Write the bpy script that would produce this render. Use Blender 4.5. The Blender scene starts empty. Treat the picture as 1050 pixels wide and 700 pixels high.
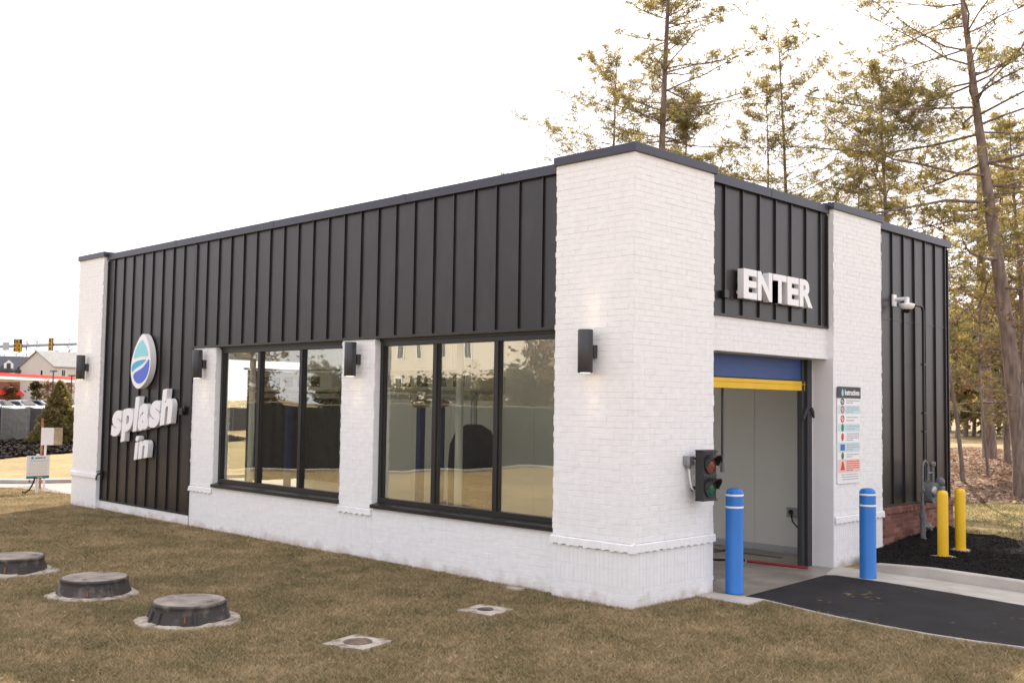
import bpy, bmesh, math, random
from mathutils import Vector, Matrix, noise
R = math.radians
sc = bpy.context.scene
COL = sc.collection
rnd = random.Random(7)

# ------------------------------------------------------------------ helpers
class MB:
    """collects boxes, tubes, lathes and prisms; build() links ONE mesh object"""
    def __init__(s): s.v = []; s.f = []; s.m = []; s.sm = []; s.cm = 0; s.col = None
    def face(s, pts, smooth=False):
        n = len(s.v); s.v += [tuple(p) for p in pts]; s.f.append(tuple(range(n, n+len(pts)))); s.m.append(s.cm); s.sm.append(smooth)
    def mesh(s, verts, faces, smooth=False):
        n = len(s.v); s.v += [tuple(p) for p in verts]
        for f in faces: s.f.append(tuple(i+n for i in f)); s.m.append(s.cm); s.sm.append(smooth)
    def box(s, x0, y0, z0, x1, y1, z1):
        x0, x1 = min(x0,x1), max(x0,x1); y0, y1 = min(y0,y1), max(y0,y1); z0, z1 = min(z0,z1), max(z0,z1)
        v = [(x0,y0,z0),(x1,y0,z0),(x1,y1,z0),(x0,y1,z0),(x0,y0,z1),(x1,y0,z1),(x1,y1,z1),(x0,y1,z1)]
        s.mesh(v, [(0,3,2,1),(4,5,6,7),(0,1,5,4),(1,2,6,5),(2,3,7,6),(3,0,4,7)])
    def obox(s, c, ax, ay, az, hx, hy, hz):
        c = Vector(c); ax, ay, az = Vector(ax)*hx, Vector(ay)*hy, Vector(az)*hz
        v = [c+ax*i+ay*j+az*k for k in (-1,1) for j in (-1,1) for i in (-1,1)]
        s.mesh(v, [(0,2,3,1),(4,5,7,6),(0,1,5,4),(1,3,7,5),(3,2,6,7),(2,0,4,6)])
    def tube(s, pts, r, n=10, cap=True, smooth=True):
        pts = [Vector(p) for p in pts]; rr = r if isinstance(r, (list, tuple)) else [r]*len(pts)
        rings = []; prev = None
        for i, p in enumerate(pts):
            d = (pts[min(i+1,len(pts)-1)]-pts[max(i-1,0)]).normalized()
            if prev is None:
                a = d.orthogonal().normalized()
            else:
                a = (prev-d*prev.dot(d)); a = a.normalized() if a.length > 1e-5 else d.orthogonal().normalized()
            prev = a; b = d.cross(a)
            rings.append([p+(a*math.cos(2*math.pi*k/n)+b*math.sin(2*math.pi*k/n))*rr[i] for k in range(n)])
        v = [q for ring in rings for q in ring]; f = []
        for i in range(len(rings)-1):
            for k in range(n):
                f.append((i*n+k, i*n+(k+1)%n, (i+1)*n+(k+1)%n, (i+1)*n+k))
        s.mesh(v, f, smooth)
        if cap:
            s.face(list(reversed(rings[0]))); s.face(rings[-1])
    def lathe(s, c, prof, n=32, smooth=True, axis='z'):
        v = []; f = []
        for (r, h) in prof:
            for k in range(n):
                a = 2*math.pi*k/n
                if axis == 'z': v.append((c[0]+r*math.cos(a), c[1]+r*math.sin(a), c[2]+h))
                elif axis == 'x': v.append((c[0]+h, c[1]+r*math.cos(a), c[2]+r*math.sin(a)))
                else: v.append((c[0]-r*math.cos(a), c[1]+h, c[2]+r*math.sin(a)))
        for i in range(len(prof)-1):
            for k in range(n): f.append((i*n+k, i*n+(k+1)%n, (i+1)*n+(k+1)%n, (i+1)*n+k))
        s.mesh(v, f, smooth)
        if prof[-1][0] > 1e-4: s.face(v[(len(prof)-1)*n:])
        if prof[0][0] > 1e-4: s.face(list(reversed(v[:n])))
    def poly(s, pts, z0, z1):
        """vertical prism over a ccw xy polygon"""
        n = len(pts); top = [(p[0],p[1],z1) for p in pts]; bot = [(p[0],p[1],z0) for p in pts]
        s.face(top); s.face(list(reversed(bot)))
        for i in range(n):
            j = (i+1)%n; s.face([bot[i],bot[j],top[j],top[i]])
    def slab(s, pts2, o, u, w, nrm, t):
        """extrude a 2D outline (list of (a,b)) lying in plane o + a*u + b*w, by t along nrm"""
        o, u, w, nrm = map(Vector, (o,u,w,nrm))
        back = [o+u*a+w*b for a,b in pts2]; fr = [p+nrm*t for p in back]
        s.face(fr); s.face(list(reversed(back)))
        n = len(pts2)
        for i in range(n):
            j = (i+1)%n; s.face([back[i],back[j],fr[j],fr[i]])
    def build(s, name, mats, parent=None):
        me = bpy.data.meshes.new(name)
        me.from_pydata(s.v, [], s.f)
        if not isinstance(mats, (list,tuple)): mats = [mats]
        for m in mats: me.materials.append(m)
        me.polygons.foreach_set('material_index', s.m); me.polygons.foreach_set('use_smooth', s.sm)
        me.update()
        o = bpy.data.objects.new(name, me); COL.objects.link(o)
        if parent: o.parent = parent
        return o

def tag(o, label=None, cat=None, group=None, kind=None):
    if label: o['label'] = label
    if cat: o['category'] = cat
    if group: o['group'] = group
    if kind: o['kind'] = kind
    return o
def thing(name, label, cat, loc=(0,0,0), rz=0, group=None):
    o = bpy.data.objects.new(name, None); COL.objects.link(o); o.empty_display_size = .1
    o.location = loc; o.rotation_euler = (0,0,rz)
    return tag(o, label, cat, group)
def recalc(o):
    bm = bmesh.new(); bm.from_mesh(o.data); bmesh.ops.recalc_face_normals(bm, faces=bm.faces); bm.to_mesh(o.data); bm.free()
    return o
def bevel(o, w, seg=2):
    m = o.modifiers.new('bevel','BEVEL'); m.width = w; m.segments = seg; m.limit_method = 'ANGLE'; m.angle_limit = R(40)
    return o
def dup(root, loc, rz=None, label=None):
    def cp(o, par):
        c = o.copy(); COL.objects.link(c); c.parent = par
        for ch in list(o.children): cp(ch, c)
        return c
    c = cp(root, None); c.location = loc
    if rz is not None: c.rotation_euler = (0,0,rz)
    if label: c['label'] = label
    return c

# ------------------------------------------------------------------ materials
def mat(name, col, rough=.6, metal=0, spec=.5, var=.0, vscale=3, bump=0, bscale=40, col2=None, bdist=.01, coat=0, emis=None, estr=0, detail=6, bdetail=4, stretch=None, lo=.35, hi=.65):
    m = bpy.data.materials.new(name); m.use_nodes = True
    nt = m.node_tree; N = nt.nodes; L = nt.links; b = N['Principled BSDF']
    b.inputs['Base Color'].default_value = (*col,1); b.inputs['Roughness'].default_value = rough
    b.inputs['Metallic'].default_value = metal; b.inputs['Specular IOR Level'].default_value = spec
    b.inputs['Coat Weight'].default_value = coat
    tc = N.new('ShaderNodeTexCoord'); src = tc.outputs['Object']
    if stretch:
        mp = N.new('ShaderNodeMapping'); mp.inputs['Scale'].default_value = stretch; L.new(src, mp.inputs[0]); src = mp.outputs[0]
    if col2 or var:
        nz = N.new('ShaderNodeTexNoise'); nz.inputs['Scale'].default_value = vscale; nz.inputs['Detail'].default_value = detail
        L.new(src, nz.inputs['Vector'])
        rp = N.new('ShaderNodeValToRGB'); rp.color_ramp.elements[0].position = lo; rp.color_ramp.elements[1].position = hi
        c2 = col2 if col2 else tuple(c*(1-var) for c in col)
        rp.color_ramp.elements[0].color = (*c2,1); rp.color_ramp.elements[1].color = (*col,1)
        L.new(nz.outputs['Fac'], rp.inputs[0]); L.new(rp.outputs[0], b.inputs['Base Color'])
    if bump:
        nb = N.new('ShaderNodeTexNoise'); nb.inputs['Scale'].default_value = bscale; nb.inputs['Detail'].default_value = bdetail
        L.new(src, nb.inputs['Vector'])
        bp = N.new('ShaderNodeBump'); bp.inputs['Strength'].default_value = bump; bp.inputs['Distance'].default_value = bdist
        L.new(nb.outputs['Fac'], bp.inputs['Height']); L.new(bp.outputs[0], b.inputs['Normal'])
    if emis: b.inputs['Emission Color'].default_value = (*emis,1); b.inputs['Emission Strength'].default_value = estr
    return m
M = {}
M['brick'] = mat('painted_brick', (.80,.79,.79), .55, var=.06, vscale=9, bump=.45, bscale=55, bdist=.006)
M['mortar'] = mat('painted_mortar', (.76,.745,.735), .7, var=.05, vscale=14, bump=.4, bscale=80, bdist=.004)
def splash_dirt(m):
    N = m.node_tree.nodes; L = m.node_tree.links; b = N['Principled BSDF']; src = b.inputs['Base Color'].links[0].from_socket
    tc = N.new('ShaderNodeTexCoord'); sx = N.new('ShaderNodeSeparateXYZ'); L.new(tc.outputs['Object'], sx.inputs[0])
    nz = N.new('ShaderNodeTexNoise'); nz.inputs['Scale'].default_value = 5; nz.inputs['Detail'].default_value = 8; L.new(tc.outputs['Object'], nz.inputs[0])
    ml = N.new('ShaderNodeMath'); ml.operation = 'MULTIPLY_ADD'; ml.inputs[1].default_value = .42; ml.inputs[2].default_value = -.13; L.new(nz.outputs['Fac'], ml.inputs[0])
    sb = N.new('ShaderNodeMath'); sb.operation = 'SUBTRACT'; L.new(ml.outputs[0], sb.inputs[0]); L.new(sx.outputs['Z'], sb.inputs[1])
    mr = N.new('ShaderNodeMapRange'); mr.inputs[1].default_value = -.02; mr.inputs[2].default_value = .12; mr.inputs[4].default_value = .55; L.new(sb.outputs[0], mr.inputs[0])
    mx = N.new('ShaderNodeMixRGB'); mx.inputs[2].default_value = (.42,.31,.22,1); L.new(mr.outputs[0], mx.inputs[0]); L.new(src, mx.inputs[1]); L.new(mx.outputs[0], b.inputs['Base Color'])
splash_dirt(M['brick']); splash_dirt(M['mortar'])
M['siding'] = mat('black_standing_seam', (.019,.0155,.017), .34, spec=.5, bump=.25, bscale=1.1, bdist=.02, bdetail=2, var=.12, vscale=30, stretch=(1,1,.12))
M['cap'] = mat('dark_cap_metal', (.050,.050,.066), .38, metal=.4, bump=.1, bscale=2, bdist=.01)
M['frame'] = mat('black_frame', (.012,.011,.012), .35)
M['sconce'] = mat('sconce_metal', (.035,.035,.038), .45, bump=.05, bscale=200, bdist=.001)
M['steel'] = mat('galvanised', (.35,.36,.37), .4, metal=.8, var=.2, vscale=20)
M['whitemetal'] = mat('white_metal', (.72,.70,.70), .45, var=.04, vscale=2, bump=.05, bscale=3)
M['whitesign'] = mat('white_sign', (.80,.79,.79), .4, var=.03, vscale=3)
M['bluecurtain'] = mat('blue_curtain', (.022,.070,.26), .5, var=.15, vscale=3, bump=.1, bscale=6, stretch=(1,1,6))
M['yellowcurtain'] = mat('yellow_curtain', (.82,.50,.01), .5, var=.1, vscale=4, bump=.15, bscale=10)
def scuff(m, col, sc_=30, lo=.66, hi=.75):
    N = m.node_tree.nodes; L = m.node_tree.links; b = N['Principled BSDF']; src = b.inputs['Base Color'].links[0].from_socket
    tc = N.new('ShaderNodeTexCoord'); mp = N.new('ShaderNodeMapping'); mp.inputs['Scale'].default_value = (1,1,.35); nz = N.new('ShaderNodeTexNoise'); nz.inputs['Scale'].default_value = sc_; nz.inputs['Detail'].default_value = 8; nz.inputs['Roughness'].default_value = .7
    L.new(tc.outputs['Object'], mp.inputs[0]); L.new(mp.outputs[0], nz.inputs[0]); mr = N.new('ShaderNodeMapRange'); mr.inputs[1].default_value = lo; mr.inputs[2].default_value = hi; mr.inputs[4].default_value = .5; L.new(nz.outputs['Fac'], mr.inputs[0])
    mx = N.new('ShaderNodeMixRGB'); mx.inputs[2].default_value = (*col,1); L.new(mr.outputs[0], mx.inputs[0]); L.new(src, mx.inputs[1]); L.new(mx.outputs[0], b.inputs['Base Color'])
M['bollardblue'] = mat('blue_sleeve', (.008,.15,.50), .36, bump=.05, bscale=60, bdist=.002, var=.06, vscale=5)
M['stripe'] = mat('white_tape', (.8,.8,.8), .35)
M['bollardyellow'] = mat('yellow_sleeve', (.80,.47,.006), .42, var=.05, vscale=5)
M['redbrick'] = None
scuff(M['bollardblue'], (.20,.24,.30)); scuff(M['bollardyellow'], (.35,.24,.12)); scuff(M['siding'], (.05,.044,.044), 4, .50, .78)
M['concrete'] = mat('concrete', (.52,.475,.42), .85, col2=(.36,.325,.28), vscale=2.2, bump=.25, bscale=60, bdist=.004, lo=.3, hi=.7, detail=10)
M['floor'] = mat('wet_floor_concrete', (.30,.26,.22), .35, col2=(.17,.15,.13), vscale=1.6, bump=.1, bscale=30, bdist=.004, lo=.35, hi=.6, detail=9)
M['asphalt'] = mat('asphalt', (.026,.0235,.024), .9, spec=.2, col2=(.018,.016,.016), vscale=2, bump=.8, bscale=160, bdist=.006, detail=8)
M['mulch'] = mat('black_mulch', (.020,.017,.016), .95, spec=.1, col2=(.008,.007,.007), vscale=30, bump=1, bscale=50, bdist=.03)
M['darkpaver'] = mat('lot_asphalt', (.12,.12,.12), .9, var=.2, vscale=.2)
M['plasticblack'] = mat('black_plastic', (.022,.021,.022), .5, bump=.1, bscale=60, var=.3, vscale=12)
M['manhole'] = mat('manhole_side', (.045,.037,.035), .8, col2=(.19,.155,.13), vscale=7, bump=.5, bscale=25, bdist=.01, lo=.28, hi=.5)
M['lid'] = mat('cast_lid', (.33,.27,.22), .8, col2=(.16,.135,.115), vscale=4.5, bump=.5, bscale=40, bdist=.008)
M['rustcap'] = mat('rusty_cap', (.20,.125,.085), .85, col2=(.07,.05,.04), vscale=18, bump=.4, bscale=40)
M['rust'] = mat('rust', (.30,.10,.03), .8, var=.4, vscale=20)
M['grout'] = mat('grout_collar', (.46,.40,.335), .9, col2=(.20,.155,.11), vscale=7, bump=.9, bscale=26, bdist=.012, lo=.36, hi=.56, detail=9)
M['bark'] = mat('bark', (.27,.20,.165), .9, col2=(.13,.095,.08), vscale=9, bump=1, bscale=14, bdist=.04, stretch=(1,1,.25))
M['bark2'] = mat('grey_bark', (.25,.20,.17), .9, col2=(.13,.105,.09), vscale=9, bump=.8, bscale=14, bdist=.03, stretch=(1,1,.25))
M['redhose'] = mat('red_hose', (.28,.02,.03), .45, var=.2, vscale=8)
M['grey'] = mat('meter_grey', (.14,.145,.15), .55, var=.3, vscale=15)
M['pinktag'] = mat('pink_ribbon', (.8,.35,.38), .6)
M['orange'] = mat('orange_dial', (.7,.22,.10), .5)
M['intwall'] = mat('interior_panel', (.66,.65,.62), .5, var=.06, vscale=.6, bump=.05, bscale=4)
M['navy'] = mat('navy_machine_paint', (.012,.035,.17), .35, var=.15, vscale=5)
M['machine'] = mat('machine_white', (.55,.55,.52), .4, var=.1, vscale=3)
M['brush'] = mat('brush_black', (.012,.012,.014), .8, bump=1, bscale=60, bdist=.03, var=.4, vscale=30)
M['green_lens'] = mat('green_lens', (.02,.16,.10), .15, var=.5, vscale=30)
M['red_lens'] = mat('red_lens', (.28,.07,.05), .15, var=.4, vscale=30)
M['amber'] = mat('amber_paint', (.75,.40,.02), .5)
M['cyan'] = mat('logo_cyan', (.24,.60,.68), .4)
M['teal'] = mat('logo_teal', (.05,.36,.60), .4)
M['logoblue'] = mat('logo_blue', (.06,.12,.58), .4)
M['white'] = mat('white_paint', (.78,.77,.76), .5)
M['ink'] = mat('sign_ink', (.05,.05,.055), .6)
M['inkgrey'] = mat('sign_grey_ink', (.38,.38,.40), .6)
M['inkteal'] = mat('sign_teal_ink', (.05,.18,.20), .6)
M['palebluerow'] = mat('pale_blue_row', (.50,.66,.70), .5)
M['pinkrow'] = mat('pink_row', (.75,.52,.47), .5)
M['icon_red'] = mat('icon_red', (.60,.03,.02), .5)
M['icon_green'] = mat('icon_green', (.02,.16,.07), .5)
M['icon_blue'] = mat('icon_blue', (.03,.12,.42), .5)
M['wood'] = mat('weathered_board', (.45,.36,.24), .8, col2=(.30,.23,.15), vscale=5, bump=.3, bscale=30)
M['stake'] = mat('stake_wood', (.36,.16,.09), .8, var=.3, vscale=9)
M['fencecloth'] = mat('fence_screen', (.040,.038,.040), .8, var=.35, vscale=6, bump=.4, bscale=3, bdist=.05)
M['redband'] = mat('red_canopy_band', (.75,.03,.02), .4)
M['creamwall'] = mat('cream_siding', (.55,.50,.45), .8, var=.06, vscale=.5)
M['roofgrey'] = mat('grey_shingle', (.25,.24,.235), .9, var=.25, vscale=1.5)
M['roofdark'] = mat('dark_shingle', (.045,.05,.065), .85, var=.25, vscale=1.5)
M['housebrick'] = mat('house_brick', (.26,.10,.07), .85, col2=(.19,.075,.055), vscale=2)
M['carwhite'] = mat('car_paint_white', (.62,.64,.68), .25, coat=.6)
M['carsilver'] = mat('car_paint_silver', (.30,.33,.38), .3, metal=.5, coat=.6)
M['carred'] = mat('car_paint_dark', (.08,.09,.11), .25, coat=.6)
M['carglass'] = mat('car_glass', (.012,.014,.018), .08)
M['rubber'] = mat('rubber', (.015,.015,.015), .8)

def add_crumbs(m, col, scale, lo, hi, big=.6):
    N = m.node_tree.nodes; L = m.node_tree.links; b = N['Principled BSDF']; src = b.inputs['Base Color'].links[0].from_socket
    tc = N.new('ShaderNodeTexCoord'); a = N.new('ShaderNodeTexNoise'); a.inputs['Scale'].default_value = scale; a.inputs['Detail'].default_value = 8
    c = N.new('ShaderNodeTexNoise'); c.inputs['Scale'].default_value = big; c.inputs['Detail'].default_value = 2
    mu = N.new('ShaderNodeMath'); mu.operation = 'ADD'; L.new(tc.outputs['Object'], a.inputs[0]); L.new(tc.outputs['Object'], c.inputs[0]); L.new(a.outputs['Fac'], mu.inputs[0]); L.new(c.outputs['Fac'], mu.inputs[1])
    mr = N.new('ShaderNodeMapRange'); mr.inputs[1].default_value = lo; mr.inputs[2].default_value = hi; L.new(mu.outputs[0], mr.inputs[0])
    mx = N.new('ShaderNodeMixRGB'); mx.inputs[2].default_value = (*col,1); L.new(mr.outputs[0], mx.inputs[0]); L.new(src, mx.inputs[1]); L.new(mx.outputs[0], b.inputs['Base Color'])
add_crumbs(M['asphalt'], (.17,.115,.07), 9, 1.20, 1.32, 1.1)
add_crumbs(M['concrete'], (.30,.24,.18), 5, 1.18, 1.5, .8)
add_crumbs(M['floor'], (.12,.095,.075), 3, 1.12, 1.5, .7)
def brick_red():
    m = bpy.data.materials.new('red_brick'); m.use_nodes = True; N = m.node_tree.nodes; L = m.node_tree.links; b = N['Principled BSDF']
    b.inputs['Roughness'].default_value = .8
    at = N.new('ShaderNodeAttribute'); at.attribute_name = 'rnd'; at.attribute_type = 'GEOMETRY'
    rp = N.new('ShaderNodeValToRGB'); e = rp.color_ramp.elements
    e[0].position = 0; e[0].color = (.13,.045,.032,1); e[1].position = 1; e[1].color = (.34,.165,.115,1)
    x = e.new(.6); x.color = (.24,.085,.055,1)
    L.new(at.outputs['Fac'], rp.inputs[0])
    tc = N.new('ShaderNodeTexCoord'); nz = N.new('ShaderNodeTexNoise'); nz.inputs['Scale'].default_value = 40; L.new(tc.outputs['Object'], nz.inputs[0])
    mx = N.new('ShaderNodeMixRGB'); mx.blend_type = 'MULTIPLY'; mx.inputs[0].default_value = .5
    L.new(rp.outputs[0], mx.inputs[1]); L.new(nz.outputs['Color'], mx.inputs[2]); L.new(mx.outputs[0], b.inputs['Base Color'])
    bp = N.new('ShaderNodeBump'); bp.inputs['Strength'].default_value = .4; bp.inputs['Distance'].default_value = .005
    L.new(nz.outputs['Fac'], bp.inputs['Height']); L.new(bp.outputs[0], b.inputs['Normal'])
    return m
M['redbrick'] = brick_red()
M['redmortar'] = mat('tan_mortar', (.36,.29,.22), .9, var=.2, vscale=20)

def attr_mat(name, ramp, rough=.8, trans=.35, noise_scale=.35, big=.5):
    """leaf / blade material: colour from a per-face random attribute and a patchy world noise, with light passing through"""
    m = bpy.data.materials.new(name); m.use_nodes = True; N = m.node_tree.nodes; L = m.node_tree.links
    b = N['Principled BSDF']; b.inputs['Roughness'].default_value = rough; b.inputs['Specular IOR Level'].default_value = .25
    at = N.new('ShaderNodeAttribute'); at.attribute_name = 'rnd'
    tc = N.new('ShaderNodeTexCoord'); nz = N.new('ShaderNodeTexNoise'); nz.inputs['Scale'].default_value = noise_scale; nz.inputs['Detail'].default_value = 5
    L.new(tc.outputs['Object'], nz.inputs['Vector'])
    ad = N.new('ShaderNodeMath'); ad.operation = 'MULTIPLY_ADD'; ad.inputs[1].default_value = 1-big; 
    mu = N.new('ShaderNodeMath'); mu.operation = 'MULTIPLY_ADD'; mu.inputs[1].default_value = big*2.4; mu.inputs[2].default_value = -big*.7
    L.new(nz.outputs['Fac'], mu.inputs[0]); L.new(at.outputs['Fac'], ad.inputs[0]); L.new(mu.outputs[0], ad.inputs[2])
    rp = N.new('ShaderNodeValToRGB'); e = rp.color_ramp.elements
    e[0].position = ramp[0][0]; e[0].color = (*ramp[0][1],1); e[1].position = ramp[-1][0]; e[1].color = (*ramp[-1][1],1)
    for p, c in ramp[1:-1]: x = e.new(p); x.color = (*c,1)
    L.new(ad.outputs[0], rp.inputs[0]); L.new(rp.outputs[0], b.inputs['Base Color'])
    if trans:
        tr = N.new('ShaderNodeBsdfTranslucent'); L.new(rp.outputs[0], tr.inputs[0])
        mx = N.new('ShaderNodeMixShader'); mx.inputs[0].default_value = trans
        L.new(b.outputs[0], mx.inputs[1]); L.new(tr.outputs[0], mx.inputs[2]); L.new(mx.outputs[0], N['Material Output'].inputs[0])
    return m
GR = [(0,(.075,.080,.032)),(.3,(.195,.168,.082)),(.6,(.385,.288,.160)),(1,(.66,.51,.32))]
M['blades'] = attr_mat('grass_blades', GR, trans=.3, noise_scale=1.3, big=.32)
M['needles'] = attr_mat('pine_needles', [(0,(.10,.098,.042)),(.4,(.20,.175,.068)),(.75,(.40,.30,.10)),(1,(.58,.42,.14))], trans=.64, noise_scale=.4, big=.35)
M['needles2'] = attr_mat('evergreen_foliage', [(0,(.07,.068,.025)),(.5,(.19,.155,.055)),(1,(.40,.28,.10))], trans=.4, noise_scale=1, big=.4)
M['dryleaf'] = attr_mat('dry_leaves', [(0,(.10,.055,.03)),(.5,(.22,.12,.06)),(.8,(.34,.20,.10)),(1,(.50,.33,.20))], trans=.35, noise_scale=1, big=.3)
M['litter'] = attr_mat('fallen_leaves', [(0,(.17,.09,.05)),(.45,(.34,.20,.12)),(.8,(.52,.34,.22)),(1,(.68,.50,.36))], trans=.15, noise_scale=1, big=.35)
M['oliveleaf'] = attr_mat('olive_leaves', [(0,(.05,.047,.02)),(.5,(.11,.092,.038)),(1,(.22,.165,.07))], trans=.4, noise_scale=1, big=.4)

def lawn_mat():
    m = bpy.data.materials.new('lawn_ground'); m.use_nodes = True; N = m.node_tree.nodes; L = m.node_tree.links; b = N['Principled BSDF']
    b.inputs['Roughness'].default_value = .95; b.inputs['Specular IOR Level'].default_value = .1
    tc = N.new('ShaderNodeTexCoord'); prev = None
    for scl, w in ((.25,.35),(1.6,.35),(14,.5),(60,.5)):
        nz = N.new('ShaderNodeTexNoise'); nz.inputs['Scale'].default_value = scl; nz.inputs['Detail'].default_value = 5; L.new(tc.outputs['Object'], nz.inputs[0])
        mu = N.new('ShaderNodeMath'); mu.operation = 'MULTIPLY_ADD'; mu.inputs[1].default_value = w; L.new(nz.outputs['Fac'], mu.inputs[0])
        if prev: L.new(prev.outputs[0], mu.inputs[2])
        else: mu.inputs[2].default_value = -.35
        prev = mu
    rp = N.new('ShaderNodeValToRGB'); e = rp.color_ramp.elements
    e[0].position = .2; e[0].color = (.10,.085,.036,1); e[1].position = .85; e[1].color = (.56,.42,.22,1)
    x = e.new(.5); x.color = (.29,.215,.11,1)
    L.new(prev.outputs[0], rp.inputs[0]); L.new(rp.outputs[0], b.inputs['Base Color'])
    bp = N.new('ShaderNodeBump'); bp.inputs['Strength'].default_value = .8; bp.inputs['Distance'].default_value = .04
    L.new(prev.outputs[0], bp.inputs['Height']); L.new(bp.outputs[0], b.inputs['Normal'])
    return m
M['lawn'] = lawn_mat()

def diff_mat():  # translucent material for the invented roof panels that light the bay
    m = bpy.data.materials.new('skylight_diffuser'); m.use_nodes = True; N = m.node_tree.nodes; L = m.node_tree.links
    N.remove(N['Principled BSDF']); t = N.new('ShaderNodeBsdfTranslucent'); t.inputs[0].default_value = (.88,.88,.86,1); d = N.new('ShaderNodeBsdfDiffuse'); d.inputs[0].default_value = (.8,.8,.8,1)
    mx = N.new('ShaderNodeMixShader'); mx.inputs[0].default_value = .2; L.new(t.outputs[0], mx.inputs[1]); L.new(d.outputs[0], mx.inputs[2]); L.new(mx.outputs[0], N['Material Output'].inputs[0])
    return m
M['diffuser'] = diff_mat()
def glass_mat():
    m = bpy.data.materials.new('window_glass'); m.use_nodes = True; N = m.node_tree.nodes; L = m.node_tree.links
    N.remove(N['Principled BSDF'])
    t = N.new('ShaderNodeBsdfTransparent'); t.inputs[0].default_value = (.93,.95,.90,1)
    g = N.new('ShaderNodeBsdfGlossy'); g.inputs['Roughness'].default_value = 0; g.inputs[0].default_value = (1,.98,.93,1)
    lw = N.new('ShaderNodeLayerWeight'); lw.inputs[0].default_value = .5
    fr = N.new('ShaderNodeMath'); fr.operation = 'POWER'; fr.inputs[1].default_value = 5; L.new(lw.outputs['Facing'], fr.inputs[0])
    ma = N.new('ShaderNodeMath'); ma.operation = 'MULTIPLY_ADD'; ma.inputs[1].default_value = .9; ma.inputs[2].default_value = .17; ma.use_clamp = True
    tc = N.new('ShaderNodeTexCoord'); nz = N.new('ShaderNodeTexNoise'); nz.inputs['Scale'].default_value = .9; nz.inputs['Detail'].default_value = 1; L.new(tc.outputs['Object'], nz.inputs[0])
    bp = N.new('ShaderNodeBump'); bp.inputs['Strength'].default_value = .3; bp.inputs['Distance'].default_value = .02; L.new(nz.outputs['Fac'], bp.inputs['Height']); L.new(bp.outputs[0], g.inputs['Normal'])
    L.new(fr.outputs[0], ma.inputs[0])
    mx = N.new('ShaderNodeMixShader'); L.new(ma.outputs[0], mx.inputs[0]); L.new(t.outputs[0], mx.inputs[1]); L.new(g.outputs[0], mx.inputs[2])
    L.new(mx.outputs[0], N['Material Output'].inputs[0])
    return m
M['glass'] = glass_mat()

# ------------------------------------------------------------------ camera
CAM = Vector((7.3398,-9.3724,2.2603)); YAW, PIT, ROL, F = 0.7798, 0.0588, 0.0149, 1076.09/1050
fwd = Vector((-math.sin(YAW)*math.cos(PIT), math.cos(YAW)*math.cos(PIT), math.sin(PIT)))
rt = Vector((math.cos(YAW), math.sin(YAW), 0)); up = rt.cross(fwd)
r2 = rt*math.cos(ROL)+up*math.sin(ROL); u2 = -rt*math.sin(ROL)+up*math.cos(ROL)
cam = bpy.data.cameras.new('camera'); co = bpy.data.objects.new('camera', cam); COL.objects.link(co); sc.camera = co
cam.sensor_width = 36; cam.lens = 36*F; cam.clip_end = 5000; cam.clip_start = .1
mw = Matrix((r2, u2, -fwd)).transposed().to_4x4(); mw.translation = CAM; co.matrix_world = mw
cam.dof.use_dof = True; cam.dof.focus_distance = 12.5; cam.dof.aperture_fstop = 3.2

# ------------------------------------------------------------------ light
SUN = Vector((-.55,.84,0)).normalized(); EL = R(35.5)
sdir = Vector((SUN.x*math.cos(EL), SUN.y*math.cos(EL), math.sin(EL)))
sl = bpy.data.lights.new('sun','SUN'); sl.energy = 4.8; sl.angle = R(.6); sl.color = (1,.91,.78)
so = bpy.data.objects.new('sun', sl); COL.objects.link(so); so.rotation_euler = sdir.to_track_quat('Z','Y').to_euler()
w = bpy.data.worlds.new('World'); sc.world = w; w.use_nodes = True; N = w.node_tree.nodes; L = w.node_tree.links
bg = N['Background']; sky = N.new('ShaderNodeTexSky'); sky.sky_type = 'NISHITA'; sky.sun_disc = False
sky.sun_elevation = EL; sky.sun_rotation = math.atan2(SUN.x, SUN.y); sky.dust_density = 4; sky.air_density = 1; sky.ozone_density = .6
# thin bright cloud veil over the sky
tc = N.new('ShaderNodeTexCoord'); mp = N.new('ShaderNodeMapping'); mp.inputs['Scale'].default_value = (1,1,3)
nz = N.new('ShaderNodeTexNoise'); nz.inputs['Scale'].default_value = 1.6; nz.inputs['Detail'].default_value = 6
L.new(tc.outputs['Generated'], mp.inputs[0]); L.new(mp.outputs[0], nz.inputs[0])
mr = N.new('ShaderNodeMapRange'); mr.inputs[1].default_value = .2; mr.inputs[2].default_value = .6; mr.inputs[3].default_value = .65; mr.inputs[4].default_value = .92
L.new(nz.outputs['Fac'], mr.inputs[0])
mx = N.new('ShaderNodeMixRGB'); mx.inputs[2].default_value = (8.85,8.68,9.25,1)
L.new(mr.outputs[0], mx.inputs[0]); L.new(sky.outputs[0], mx.inputs[1]); L.new(mx.outputs[0], bg.inputs[0]); bg.inputs[1].default_value = .1
sc.view_settings.view_transform = 'Standard'; sc.view_settings.look = 'None'; sc.view_settings.gamma = 1
sc.view_settings.exposure = 1.05
sc.cycles.max_bounces = 8; sc.cycles.transparent_max_bounces = 24

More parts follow.
